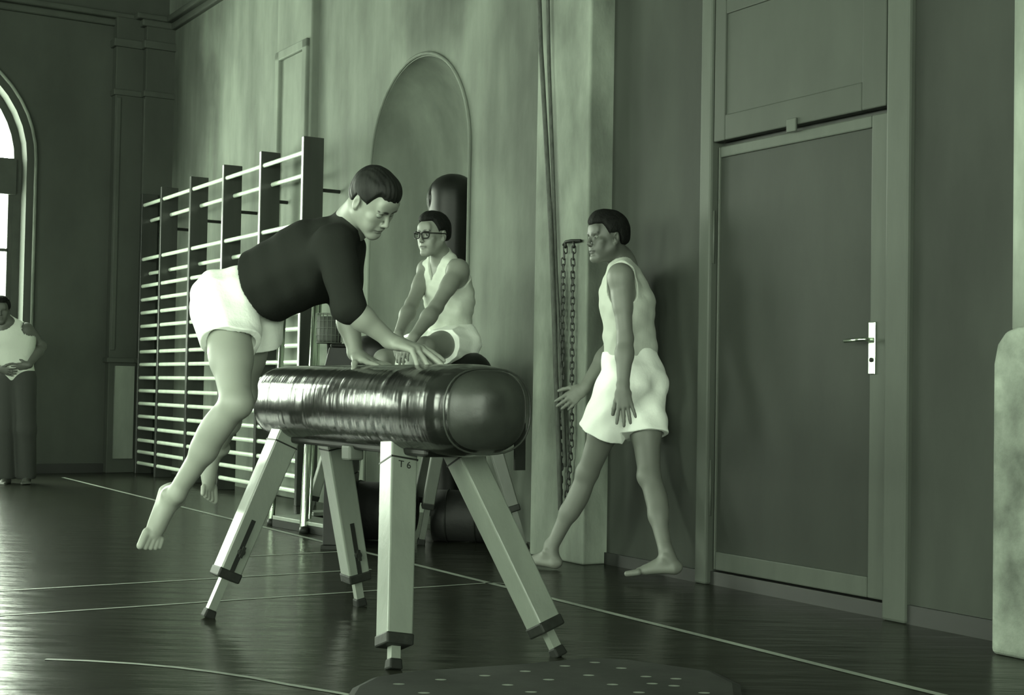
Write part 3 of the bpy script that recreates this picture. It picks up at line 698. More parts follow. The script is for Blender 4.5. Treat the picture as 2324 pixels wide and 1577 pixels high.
def chain(path, label):
    root = empty('chain', path[0], label, 'chain', 'chains on the bracket')
    seg = [np.array(p, float) for p in path]; tot = []; step = .0335
    cur = seg[0].copy(); i = 0; pos = [cur.copy()]
    rem = step
    for a, c in zip(seg, seg[1:]):
        L = np.linalg.norm(c-a); t_ = nrm(c-a); q = rem
        while q <= L: pos.append(a+t_*q); q += step
        rem = q-L
    for i, p in enumerate(pos):
        o = link('chain_link', LM, None, None, True); o.location = V(p)
        o.rotation_euler = (0, random.uniform(-.08, .08), (0 if i % 2 == 0 else math.pi/2)+math.radians(8)+random.uniform(-.25, .25))
        o.parent = root; o.matrix_parent_inverse = root.matrix_world.inverted()
chain([pw(1283, 566, PN-.03), pw(1278, 590, PN-.03), pw(1276, 800, PN-.03), pw(1274, 1000, PN-.03), pw(1271, 1170, PN-.03)], 'black iron chain hanging from the bracket, the left of the two')
chain([pw(1302, 566, PN-.03), pw(1300, 590, PN-.03), pw(1298, 800, PN-.03), pw(1297, 1000, PN-.03), pw(1291, 1085, PN-.03), pw(1282, 1150, PN-.03)], 'black iron chain hanging from the bracket, the right of the two')

# ------------------------------------------------------------------ speckled mat in the foreground
mc = flo(1330, 1600)
fmR = empty('speckled_mat', mc, 'dark low springboard pad with pale specks in the foreground', 'mat')
outl = []
corners = [flo(800, 1568), flo(845, 1545), flo(930, 1532), flo(1200, 1514), flo(1340, 1500), flo(1430, 1504), flo(1620, 1530), flo(1680, 1560), flo(1700, 1700), flo(760, 1700), flo(780, 1600)]
bm = bmesh.new()
lo = [bm.verts.new(V(p)) for p in corners]; cen = sum(corners)/len(corners)
mid = [bm.verts.new(V(p+UP*.008)) for p in corners]; hi_ = [bm.verts.new(V(cen+(p-cen)*.96+UP*.014)) for p in corners]
k = len(corners)
for A, B in ((lo, mid), (mid, hi_)):
    for i in range(k): bm.faces.new([A[i], A[(i+1) % k], B[(i+1) % k], B[i]])
bm.faces.new(hi_); bm.faces.new(lo[::-1])
from_bm('pad', bm, M['mat_pad'], fmR)
bm0 = bmesh.new(); bmesh.ops.create_circle(bm0, cap_ends=True, radius=.012, segments=10); sm = bpy.data.meshes.new('stud'); bm0.to_mesh(sm); bm0.free(); sm.materials.append(M['line'])
for x, y in ((1000,1542),(1100,1533),(1152,1554),(1192,1523),(1245,1542),(1282,1511),(1336,1532),(1390,1553),(1350,1503),(1466,1535),(1480,1551),(1534,1540),(1530,1556),(1450,1571),(905,1552),(962,1572),(1205,1570),(1598,1572),(1410,1516)):
    p = CAMPOS+ray(x, y)*((.0145-.9)/ray(x, y)[2]); o = link('stud', sm, None, fmR); o.location = V(p-np.array(fmR.location)); o.scale = (1.5, .9, 1)
    o.matrix_parent_inverse = Matrix.Identity(4)

# ------------------------------------------------------------------ people: signed distance shapes turned into one skin
def smin(a, b, k):
    if k <= 1e-6: return np.minimum(a, b)
    h = np.clip(.5+.5*(b-a)/k, 0, 1); return b+(a-b)*h-k*h*(1-h)
def cone(a, b_, r1, r2, k=.02, flat=None, s=1.0): return dict(t='c', a=np.array(a, float), b=np.array(b_, float), r1=r1, r2=r2, k=k, f=None if flat is None else nrm(flat), s=s)
def ell(c, Mx, r, k=.015, sub=False): return dict(t='e', c=np.array(c, float), M=np.array(Mx, float), r=np.array(r, float), k=k, sub=sub)
I3 = np.eye(3)
def sph(c, r, k=.015, sub=False): return ell(c, I3, (r, r, r), k, sub)
class Grid:
    def __init__(s, prims, h, pad=.03):
        lo = np.full(3, 1e9); hi = np.full(3, -1e9)
        for p in prims:
            if p.get('sub'): continue
            a, c = Grid.box(p, 0); lo = np.minimum(lo, a); hi = np.maximum(hi, c)
        s.lo = lo-pad; s.h = h; s.n = np.ceil((hi+pad-s.lo)/h).astype(int)+1
        s.ax = [(s.lo[i]+h*np.arange(s.n[i])).astype(np.float32) for i in range(3)]
        s.g = np.full(s.n, .1, np.float32)
    @staticmethod
    def box(p, m_):
        if p['t'] == 'c':
            R = max(p['r1'], p['r2'])*max(1, p['s'])+m_
            return np.minimum(p['a'], p['b'])-R, np.maximum(p['a'], p['b'])+R
        R = max(p['r'])+m_; return p['c']-R, p['c']+R
    def add(s, p, inf=0.0):
        a, c = Grid.box(p, p['k']+abs(inf)+2*s.h+.004)
        i0 = np.clip(np.floor((a-s.lo)/s.h).astype(int), 0, s.n); i1 = np.clip(np.ceil((c-s.lo)/s.h).astype(int)+1, 0, s.n)
        if (i1 <= i0).any(): return
        X = s.ax[0][i0[0]:i1[0], None, None]; Y = s.ax[1][None, i0[1]:i1[1], None]; Z = s.ax[2][None, None, i0[2]:i1[2]]
        sl = tuple(slice(i0[i], i1[i]) for i in range(3))
        if p['t'] == 'c':
            ab = p['b']-p['a']; L2 = max(1e-9, ab@ab)
            px, py, pz = X-p['a'][0], Y-p['a'][1], Z-p['a'][2]
            t = np.clip((px*ab[0]+py*ab[1]+pz*ab[2])/L2, 0, 1)
            qx, qy, qz = px-t*ab[0], py-t*ab[1], pz-t*ab[2]
            if p['f'] is not None:
                f = p['f']; c_ = (qx*f[0]+qy*f[1]+qz*f[2])*(1/p['s']-1)
                qx = qx+f[0]*c_; qy = qy+f[1]*c_; qz = qz+f[2]*c_
            d = np.sqrt(qx*qx+qy*qy+qz*qz)-(p['r1']+(p['r2']-p['r1'])*t)
        else:
            px, py, pz = X-p['c'][0], Y-p['c'][1], Z-p['c'][2]; Mx = p['M']; r = p['r']
            u = [(px*Mx[0][i]+py*Mx[1][i]+pz*Mx[2][i]) for i in range(3)]
            k0 = np.sqrt((u[0]/r[0])**2+(u[1]/r[1])**2+(u[2]/r[2])**2)
            k1 = np.sqrt((u[0]/r[0]**2)**2+(u[1]/r[1]**2)**2+(u[2]/r[2]**2)**2)+1e-9
            d = k0*(k0-1)/k1
        d = (d-inf).astype(np.float32)
        if p.get('sub'): s.g[sl] = -smin(-s.g[sl], d, p['k'])
        else: s.g[sl] = smin(s.g[sl], d, p['k'])
    def clip(s, fn):
        X = s.ax[0][:, None, None]; Y = s.ax[1][None, :, None]; Z = s.ax[2][None, None, :]
        s.g = np.maximum(s.g, fn(X, Y, Z).astype(np.float32))
    def wave(s, fn):
        X = s.ax[0][:, None, None]; Y = s.ax[1][None, :, None]; Z = s.ax[2][None, None, :]
        s.g = s.g+fn(X, Y, Z).astype(np.float32)
def plane(p0, n_): n_ = nrm(n_); return lambda X, Y, Z: (X-p0[0])*n_[0]+(Y-p0[1])*n_[1]+(Z-p0[2])*n_[2]     # keeps the side opposite n_
def nets(G):
    g = G.g; s = g < 0
    g[0], g[-1] = .1, .1; g[:, 0], g[:, -1] = .1, .1; g[:, :, 0], g[:, :, -1] = .1, .1; s = g < 0
    c = [s[i:g.shape[0]-1+i, j:g.shape[1]-1+j, k:g.shape[2]-1+k] for i in (0, 1) for j in (0, 1) for k in (0, 1)]
    anyc = c[0].copy(); allc = c[0].copy()
    for q in c[1:]: anyc |= q; allc &= q
    mixed = anyc & ~allc; ii = np.argwhere(mixed); idx = np.full(mixed.shape, -1, np.int32); idx[mixed] = np.arange(len(ii))
    pos = np.zeros((len(ii), 3)); cnt = np.zeros(len(ii))
    offs = [(i, j, k) for i in (0, 1) for j in (0, 1) for k in (0, 1)]
    for a in offs:
        for ax in range(3):
            if a[ax]: continue
            b_ = list(a); b_[ax] = 1
            va = g[ii[:, 0]+a[0], ii[:, 1]+a[1], ii[:, 2]+a[2]]; vb = g[ii[:, 0]+b_[0], ii[:, 1]+b_[1], ii[:, 2]+b_[2]]
            cr = (va < 0) != (vb < 0); t = np.where(cr, va/np.where(cr, va-vb, 1), 0)
            P = np.tile(np.array(a, float), (len(ii), 1)); P[:, ax] += t
            pos += P*cr[:, None]; cnt += cr
    pos = (ii+pos/cnt[:, None])*G.h+G.lo
    quads = []
    for ax in range(3):
        u, v = [(1, 2), (2, 0), (0, 1)][ax]
        A = s[tuple(slice(0, -1) if i == ax else slice(None) for i in range(3))]; B = s[tuple(slice(1, None) if i == ax else slice(None) for i in range(3))]
        e = np.argwhere(A != B); e = e[(e[:, u] > 0) & (e[:, v] > 0) & (e[:, u] < g.shape[u]-1) & (e[:, v] < g.shape[v]-1)]
        flip = A[e[:, 0], e[:, 1], e[:, 2]]
        def cell(du, dv): q = e.copy(); q[:, u] -= du; q[:, v] -= dv; return idx[q[:, 0], q[:, 1], q[:, 2]]
        Q = np.stack([cell(1, 1), cell(0, 1), cell(0, 0), cell(1, 0)], 1); Q[~flip] = Q[~flip][:, ::-1]; quads.append(Q)
    return pos, np.concatenate(quads)
def to_mesh(name, pos, quads, material, parent, color=None):
    me = bpy.data.meshes.new(name); me.vertices.add(len(pos)); me.vertices.foreach_set('co', pos.astype(np.float32).ravel())
    me.loops.add(len(quads)*4); me.loops.foreach_set('vertex_index', quads.astype(np.int32).ravel())
    me.polygons.add(len(quads)); me.polygons.foreach_set('loop_start', np.arange(0, len(quads)*4, 4, dtype=np.int32)); me.polygons.foreach_set('use_smooth', np.ones(len(quads), bool))
    if color is not None:
        ca = me.color_attributes.new('Col', 'FLOAT_COLOR', 'POINT'); ca.data.foreach_set('color', color.astype(np.float32).ravel())
    me.update(calc_edges=True); me.validate()
    return link(name, me, material, parent)
def smooth_pts(pos, quads, it=2, lam=.5):
    e = np.concatenate([quads[:, [0, 1]], quads[:, [1, 2]], quads[:, [2, 3]], quads[:, [3, 0]]])
    n = len(pos); deg = np.bincount(e[:, 0], minlength=n).astype(float)
    for _ in range(it):
        for l in (lam, -lam*.9):
            acc = np.stack([np.bincount(e[:, 0], pos[e[:, 1], i], minlength=n) for i in range(3)], 1)
            pos = pos+l*(acc/np.maximum(deg, 1)[:, None]-pos)
    return pos
def build(name, prims, h, material, parent, clips=(), inf=0.0, color=None, waves=None, it=1):
    G = Grid(prims, h, pad=.03+abs(inf))
    for p in prims:
        if not p.get('sub'): G.add(p, inf)
    for p in prims:
        if p.get('sub'): G.add(p, p.get('inf', 0))
    if waves: G.wave(waves)
    for c in clips: G.clip(c)
    pos, q = nets(G); pos = smooth_pts(pos, q, it)
    col = color(pos) if color else None
    return to_mesh(name, pos, q, material, parent, col)
def frame(F, U):
    F = nrm(F); U = np.array(U, float); U = nrm(U-F*(U@F)); R = np.cross(F, U); return R, F, U
def rot(v, axis, a):
    axis = nrm(axis); v = np.array(v, float); return v*math.cos(a)+np.cross(axis, v)*math.sin(a)+axis*(axis@v)*(1-math.cos(a))

def head_prims(C, F, U, s=.95, ears=True):
    R, F, U = frame(F, U); B = np.stack([R, F, U], 1)
    def L(x, y, z): return C+s*(R*x+F*y+U*z)
    def E(c, r, k=.012, sub=False, tilt=None):
        Bm = B if tilt is None else B@tilt
        return ell(L(*c), Bm, np.array(r)*s, k*s, sub)
    def K(a, b_, r1, r2, k=.012): return cone(L(*a), L(*b_), r1*s, r2*s, k*s)
    P = [E((0, -.012, .042), (.074, .098, .086), .01), E((0, .022, -.028), (.060, .064, .082), .03),
         K((0, .015, -.065), (0, .062, -.100), .040, .020, .03), E((0, .078, -.101), (.019, .015, .015), .018),
         K((-.036, .080, .024), (.036, .080, .024), .010, .010, .016), E((0, .075, .05), (.05, .018, .03), .02)]
    for sx in (-1, 1):
        P += [K((sx*.054, -.002, -.045), (sx*.018, .066, -.100), .017, .014, .03), E((sx*.044, .060, -.018), (.020, .018, .016), .02),
              E((sx*.03, .062, -.05), (.024, .022, .03), .02)]
    P += [K((0, .086, .014), (0, .107, -.026), .0068, .0100, .010), K((-.009, .098, -.034), (.009, .098, -.034), .0078, .0078, .008),
          E((0, .086, -.060), (.026, .013, .0075), .006), E((0, .084, -.072), (.022, .013, .008), .006), E((0, .080, -.05), (.022, .014, .012), .012)]
    for sx in (-1, 1): P.append(E((sx*.032, .096, .006), (.017, .016, .010), .010, True))
    P.append(E((0, .101, -.0662), (.025, .010, .0022), .002, True))
    for sx in (-1, 1): P.append(E((sx*.0075, .108, -.042), (.004, .005, .005), .003, True))
    if ears:
        for sx in (-1, 1):
            a = .28*sx; tl = np.array([[math.cos(a), math.sin(a), 0], [-math.sin(a), math.cos(a), 0], [0, 0, 1]])
            P += [E((sx*.079, -.014, .0), (.008, .019, .032), .008, False, tl), E((sx*.076, -.008, -.022), (.008, .011, .014), .006)]
            P.append(E((sx*.090, -.008, .002), (.010, .011, .020), .004, True, tl))
    return P, L, (R, F, U)
def eyes(L, fr, s, parent, mt_eye, lid=None):
    for sx in (-1, 1):
        P = [ell(L(sx*.031, .0745, .005), np.stack(fr, 1), np.array([.0135, .0125, .0125])*s, .001)]
        Cc = L(sx*.031, .0745, .005)
        def col(pos, Cc=Cc):
            dirn = nrm(fr[1]*.93-fr[2]*.15+fr[0]*0); q = (pos-Cc)/np.linalg.norm(pos-Cc, axis=1)[:, None]; d = q@dirn
            v = np.where(d > .88, .012, .11)
            if lid: v = np.where((q@fr[2] < -.38) & (q@fr[2] > -.62) & (q@fr[1] > .3), .012, lid)
            return np.stack([v*.9, v, v*.85, np.ones_like(v)], 1)
        build('eye', P, .0022, mt_eye, parent, color=col)
def hair(L, fr, s, parent, material, fringe=.078, side=.0, nape=-.045, thick=.012, spiky=0, h=.0045, cover_ear=0, temple=.035, slope=None):
    R, F, U = fr; B = np.stack(fr, 1); C = L(0, 0, 0)
    P = [ell(L(0, -.014, .046), B, np.array([.078+thick*.8, .098+thick, .088+thick])*s, .01), ell(L(0, .03, .085), B, np.array([.055+thick*.5, .055+thick*.6, .045+thick])*s, .02),
         ell(L(0, -.06, -.0), B, np.array([.060+thick*.5, .052+thick*.5, .06])*s, .02)]
    def reg(X, Y, Z):
        x = ((X-C[0])*R[0]+(Y-C[1])*R[1]+(Z-C[2])*R[2])/s; y = ((X-C[0])*F[0]+(Y-C[1])*F[1]+(Z-C[2])*F[2])/s; z = ((X-C[0])*U[0]+(Y-C[1])*U[1]+(Z-C[2])*U[2])/s
        jag = .007*spiky*np.sin(x*260+y*120)+.004*spiky*np.sin(x*610+1)
        front = fringe+jag+(.25*np.abs(x)*.3 if slope is None else slope*x)
        zz = np.where(y > .052, front, np.where(y > temple-.01, side+(front-side)*np.clip((y-temple+.01)/(.062-temple), 0, 1), np.where(y > -.03, side+.012, nape+(side+.012-nape)*np.clip((y+.055)/.025, 0, 1))))
        return (zz-z)*s
    def wv(X, Y, Z):
        x = ((X-C[0])*R[0]+(Y-C[1])*R[1]+(Z-C[2])*R[2])/s; y = ((X-C[0])*F[0]+(Y-C[1])*F[1]+(Z-C[2])*F[2])/s; z = ((X-C[0])*U[0]+(Y-C[1])*U[1]+(Z-C[2])*U[2])/s
        return .0007*np.sin(x*420+z*90)+.0006*np.sin(x*190+y*60+z*40)+.009*s*np.clip(1+reg(X, Y, Z)/(.022*s), 0, 1)**2
    return build('hair', P, h, material, parent, clips=[reg], waves=wv)
def hand_prims(Wp, Dh, T, palm, s=1.0, curl=(.25, .25, .3, .35), spread=(.10, .02, -.08, -.2), thumb=.7, thumb_curl=.3, pitch=(0, 0, 0, 0)):
    """Wp wrist, Dh towards the fingers, T towards the thumb, palm = direction the palm faces"""
    Dh = nrm(Dh); T = np.array(T, float); T = nrm(T-Dh*(T@Dh)); Pn = np.cross(Dh, T); Pn = Pn if Pn@np.array(palm) > 0 else -Pn
    P = [cone(Wp-Dh*.01, Wp+Dh*.03, .021*s, .019*s, .015, T, 1.35), cone(Wp+Dh*.03*s, Wp+Dh*.085*s, .0165*s, .0135*s, .015, T, 2.1), ell(Wp+Dh*.035*s+T*.022*s+Pn*.008*s, np.stack([T, Dh, Pn], 1), np.array([.016, .028, .014])*s, .012)]
    off = [.030, .010, -.010, -.029]; ln = [.072, .080, .074, .058]; r = [.0092, .0095, .0090, .0080]; base = [.090, .094, .090, .082]
    for i in range(4):
        b0 = Wp+Dh*base[i]*s+T*off[i]*s; d = nrm(Dh*math.cos(spread[i])+T*math.sin(spread[i])); d = rot(d, np.cross(d, Pn), pitch[i])
        axc = np.cross(d, Pn); seg = [.45, .30, .25]; p = b0; P.append(cone(Wp+Dh*.05*s+T*off[i]*.7*s, b0, .010*s, r[i]*1.12*s, .008))
        rr = r[i]*s*1.05
        for j in range(3):
            d = rot(d, axc, curl[i]*(.7 if j == 0 else 1)); q = p+d*ln[i]*seg[j]*s; P.append(cone(p, q, rr, rr*.9, .0035)); p = q; rr *= .92
    b0 = Wp+Dh*.022*s+T*.022*s+Pn*.006*s; d = nrm(Dh*math.cos(thumb)+T*math.sin(thumb)+Pn*.35); p = b0; rr = .0125*s
    for j, l in enumerate((.042, .034, .028)):
        q = p+d*l*s; P.append(cone(p, q, rr, rr*.87, .006)); p = q; rr *= .88; d = nrm(rot(d, np.cross(d, Dh*.8+Pn), thumb_curl))
    return P
def foot_prims(A, Dd, Uu, s=1.0, toe_in=1):
    """A ankle joint, Dd towards toes, Uu up out of the instep"""
    Dd = nrm(Dd); Uu = np.array(Uu, float); Uu = nrm(Uu-Dd*(Uu@Dd)); R = np.cross(Dd, Uu)
    def L(x, y, z): return A+s*(R*x+Dd*y+Uu*z)
    P = [ell(L(0, -.036, -.052), np.stack([R, Dd, Uu], 1), np.array([.028, .036, .030])*s, .02), cone(L(0, -.005, -.02), L(0, .10, -.056), .034*s, .022*s, .03, R, 1.15),
         cone(L(0, -.03, -.06), L(.004, .135, -.064), .022*s, .0165*s, .02, R, 1.75), cone(L(0, 0, .03), L(0, -.028, -.05), .030*s, .024*s, .02),
         sph(L(.031, 0, -.004), .014*s, .012), sph(L(-.031, .004, .0), .014*s, .012)]
    for i, (x, l, r) in enumerate(((-.030, .052, .0135), (-.010, .050, .0098), (.008, .044, .0092), (.024, .037, .0088), (.038, .028, .0085))):
        x = x*toe_in
        P.append(cone(L(x*.9, .135, -.066), L(x, .135+l, -.071), r*1.15*s, r*s, .005))
    return P
def limb(a, m_, b_, r, bulge=None, k=.02):
    """two-bone limb: r = (top, mid above joint, below joint, end); bulges as ellipsoids"""
    a, m_, b_ = [np.array(q, float) for q in (a, m_, b_)]
    u1 = nrm(m_-a); u2 = nrm(b_-m_)
    P = [cone(a, m_, r[0], r[1], k), cone(m_, b_, r[1], r[3], k)]
    return P
def arm_prims(S, Eb, Wr, s=1.0, back=None):
    S, Eb, Wr = [np.array(q, float) for q in (S, Eb, Wr)]; u = Eb-S; f = Wr-Eb
    return [cone(S, S+u*.5, .052*s, .044*s, .02), cone(S+u*.35, Eb, .045*s, .036*s, .02), sph(S, .056*s, .03),
            cone(Eb, Eb+f*.35, .038*s, .042*s, .02), cone(Eb+f*.3, Wr, .042*s, .026*s, .02)]
def leg_prims(H, Kn, An, fwd, s=1.0):
    H, Kn, An = [np.array(q, float) for q in (H, Kn, An)]; u = Kn-H; f = An-Kn; fw = nrm(fwd); sh = nrm(f); back = -nrm(fw-sh*(fw@sh))
    return [cone(H, H+u*.55, .086*s, .072*s, .03), cone(H+u*.5, Kn, .072*s, .052*s, .03), sph(Kn-back*.010, .050*s, .02), cone(Kn, Kn+f*.5, .048*s, .042*s, .025),
            ell(Kn+f*.30+back*.022, np.stack([np.cross(back, sh), back, sh], 1), np.array([.046, .040, .105])*s, .03), cone(Kn+f*.5, An, .042*s, .030*s, .03)]
def torso_prims(Pv, Ch, Nk, ShR, ShL, lat_p, lat_c, fwd_c, s=1.0):
    Pv, Ch, Nk, ShR, ShL = [np.array(q, float) for q in (Pv, Ch, Nk, ShR, ShL)]; lp, lc = nrm(lat_p), nrm(lat_c); lm = nrm(lp+lc)
    Wt = Pv+(Ch-Pv)*.48; Uc = Ch+(Nk-Ch)*.55; upc = nrm(Nk-Ch); fc = nrm(np.array(fwd_c)-upc*(np.array(fwd_c)@upc))
    P = [cone(Pv, Wt, .112*s, .096*s, .05, lp, 1.38), cone(Wt, Ch, .096*s, .112*s, .05, lm, 1.36), cone(Ch, Uc, .112*s, .085*s, .05, lc, 1.42),
         cone(ShR*.88+ShL*.12-upc*.01, ShL*.88+ShR*.12-upc*.01, .05*s, .05*s, .05)]
    for sh in (ShR, ShL):
        P += [cone(Nk+upc*.03, sh*.72+Nk*.28, .042*s, .036*s, .045), ell(Ch*.55+Uc*.2+sh*.25+fc*.055, np.stack([lc, fc, upc], 1), np.array([.075, .045, .06])*s, .04),
              cone(sh-upc*.03, Ch+(sh-Nk)*.55-upc*.03, .05*s, .06*s, .05)]
    return P
def skin_col(v, spots=()):
    def f(pos):
        q = np.full(len(pos), v)
        for c, r, val in spots:
            dd = np.linalg.norm((pos-c), axis=1); w_ = np.clip((r-dd)/(r*.35), 0, 1); q = q*(1-w_)+val*w_
        return np.stack([q*.93, q, q*.86, np.ones_like(q)], 1)
    return f
def lips(L, v, s):
    out = [(L(sx*.031, .088, .005), .017*s, v*.5) for sx in (-1, 1)]+[(L(sx*.009, .10, -.040), .007*s, v*.4) for sx in (-1, 1)]
    for sx in (-1, 1):
        for q in np.linspace(0, 1, 9): out.append((L(sx*(.013+.037*q), .092-.016*q*q, .0255+.0055*math.sin(q*3)), (.0078-.002*q)*s, .03))
    for x in (-.02, -.01, 0, .01, .02):
        out.append((L(x, .093-abs(x)*.3, -.066), .0095*s, v*.55))
    return out

# ======================= the jumping man =======================
def jumper():
    root = empty('person', (-.85, 5.05, 0), 'young man in black sweater and white shorts leaping over the horse, hands on it', 'person')
    hR, hL = at(512, 700, 5.06), at(570, 706, 5.24)
    Pv = (hR+hL)/2+np.array([0, 0, .03]); Ch = at(706, 588, 5.10); Nk = at(792, 512, 5.03)
    sR, sL = at(758, 556, 4.90), at(786, 560, 5.22)
    eR, wR = at(785, 692, 4.80), at(890, 776, 4.86); eL, wL = at(784, 700, 5.22), at(808, 804, 5.17)
    latp = hR-hL; latc = sR-sL
    spine = nrm(Nk-Pv); fw = nrm(np.cross(spine, latc)); fw = fw if fw[2] < 0 else -fw
    HcC = at(847, 459, 4.88); F_ = np.array([.66, -.37, -.74]); U_ = np.array([.46, -.58, .69]); HS = .90
    tor = torso_prims(Pv, Ch, Nk, sR, sL, latp, latc, fw, .92)
    kR, aR = at(536, 912, 4.86), at(394, 1128, 5.02); kL, aL = at(548, 893, 5.38), at(492, 1022, 5.66)
    lr = leg_prims(hR, kR, aR, (1, -.3, .1)); ll = leg_prims(hL, kL, aL, (1, -.3, .1))
    aRm = arm_prims(sR, eR, wR); aLm = arm_prims(sL, eL, wL)
    hp, L, fr = head_prims(HcC, F_, U_, HS)
    neck = [cone(L(0, -.03, -.06), Nk, .052, .062, .03), cone(L(0, -.035, -.05), Nk+spine*.02, .05, .06, .03)]
    hands = hand_prims(wR, at(985, 802, 4.80)-wR, (.05, 1, .25), (0, 0, -1), 1.18, (.06, .06, .12, .15), (.02, -.05, -.20, -.40), .35, .1, (.22, .28, .52, .62))
    hands += hand_prims(wL, (.75, -.55, -.33), (-.55, -.75, 0), (0, 0, -1), 1.0, (.05, .05, .05, .05), (.22, .06, -.1, -.25), .8, .1, (-.22, -.22, -.22, -.22))
    feet = foot_prims(aR, (-.18, -.50, -.85), (.6, -.7, .35), 1.0, -1)+foot_prims(aL, (.22, -.25, -.94), (.8, -.4, .35), 1.0, 1)
    butt = [sph(hR-fw*.025, .08, .05), sph(hL-fw*.025, .08, .05)]
    body = tor+butt+lr+ll+aRm+aLm+neck+hp+hands+feet
    build('body', body, .0038, M['skin'], root, color=skin_col(.25, lips(L, .25, .9)), it=1)
    eyes(L, fr, HS, root, M['skin'], .2);
    hair(L, fr, HS, root, M['hair'], fringe=.066, side=.006, nape=-.05, thick=.007, spiky=.7, slope=.32, h=.0035, temple=.036)
    # sweater
    def up_arm(S, E_, f_=1.0):
        return [cone(S, E_*f_+S*(1-f_), .062, .048, .04)]
    sw = [dict(p, k=p['k']) for p in tor+butt[:0]]
    sw2 = sw+up_arm(sR, eR+(wR-eR)*.06)+up_arm(sL, eL+(wL-eL)*.04)
    sw2 += [cone(Pv+spine*.08-fw*.0, Ch, .112, .122, .06, latp, 1.25), cone(Pv+spine*.10+fw*.01, Ch+fw*.035, .106, .108, .06, latp, 1.2), cone(eR+(wR-eR)*.02, eR+(wR-eR)*.12, .046, .044, .02)]
    hem0, hem1 = at(566, 590, 5.1), at(624, 741, 5.1); hn = nrm(np.cross(hem1-hem0, latp)); hn = hn if hn@spine < 0 else -hn
    nd = nrm(L(0, -.03, -.06)-Nk)
    nc_ = Nk+nd*.15
    def wv(X, Y, Z): return .0018*np.sin(X*30-Z*48+Y*11)+.0012*np.sin(X*75+Z*20+1)
    sleeve_end = eR+(wR-eR)*.15; sd = nrm(wR-eR)
    def sleeve_cut(X, Y, Z):
        d1 = (X-sleeve_end[0])*sd[0]+(Y-sleeve_end[1])*sd[1]+(Z-sleeve_end[2])*sd[2]
        r = np.sqrt((X-eR[0])**2+(Y-eR[1])**2+(Z-eR[2])**2)-.13; return np.minimum(d1, -r)
    sw2 += [cone(Nk-nd*.01, Nk+nd*.075, .060, .050, .03)]
    build('sweater', sw2, .005, M['sweater'], root, clips=[plane(hem0, hn), lambda X, Y, Z: .072-np.sqrt((X-nc_[0])**2+(Y-nc_[1])**2+(Z-nc_[2])**2)], inf=.008, waves=wv)
    # shirt hem under the sweater
    build('undershirt', [dict(p) for p in tor], .006, M['tank_cloth'], root, clips=[plane(hem0+hn*.03, hn), plane(hem0-hn*.02, -hn)], inf=.012)
    # shorts
    uR = nrm(kR-hR); uL = nrm(kL-hL)
    sh = [dict(p) for p in tor[:1]]+[sph(hR-fw*.015, .09, .05), sph(hL-fw*.02, .09, .05), cone(hR+fw*.01, hR+uR*.20+fw*.01, .092, .10, .04), cone(hL+fw*.02, hL+uL*.30, .10, .112, .04),
          cone(hR-fw*.04, at(468, 722, 5.0), .085, .035, .05)]
    sh += [dict(cone(hR+uR*.16, hR+uR*.4, .084, .096, .003), sub=True), dict(cone(hL+uL*.09, hL+uL*.5, .088, .102, .003), sub=True)]
    waist = at(556, 640, 5.1)
    cutR = hR+uR*.15; cutL = hL+uL*.115
    def hems(X, Y, Z):
        dR = np.sqrt((X-hR[0])**2+(Y-hR[1])**2+(Z-hR[2])**2); dL = np.sqrt((X-hL[0]-.02)**2+(Y-hL[1]-.05)**2+(Z-hL[2])**2)
        pR = (X-cutR[0])*uR[0]+(Y-cutR[1])*uR[1]+(Z-cutR[2])*uR[2]-.012*np.sin(X*26+1); pL = (X-cutL[0])*uL[0]+(Y-cutL[1])*uL[1]+(Z-cutL[2])*uL[2]
        return np.where(dR < dL, pR, pL)
    def wv2(X, Y, Z): return .004*np.sin(X*60+Z*30)+.003*np.sin(Y*50+Z*45-X*20)
    build('shorts', sh, .0045, M['white_cloth'], root, clips=[plane(Pv+spine*.115, spine), hems], inf=.012, waves=wv2)
jumper()

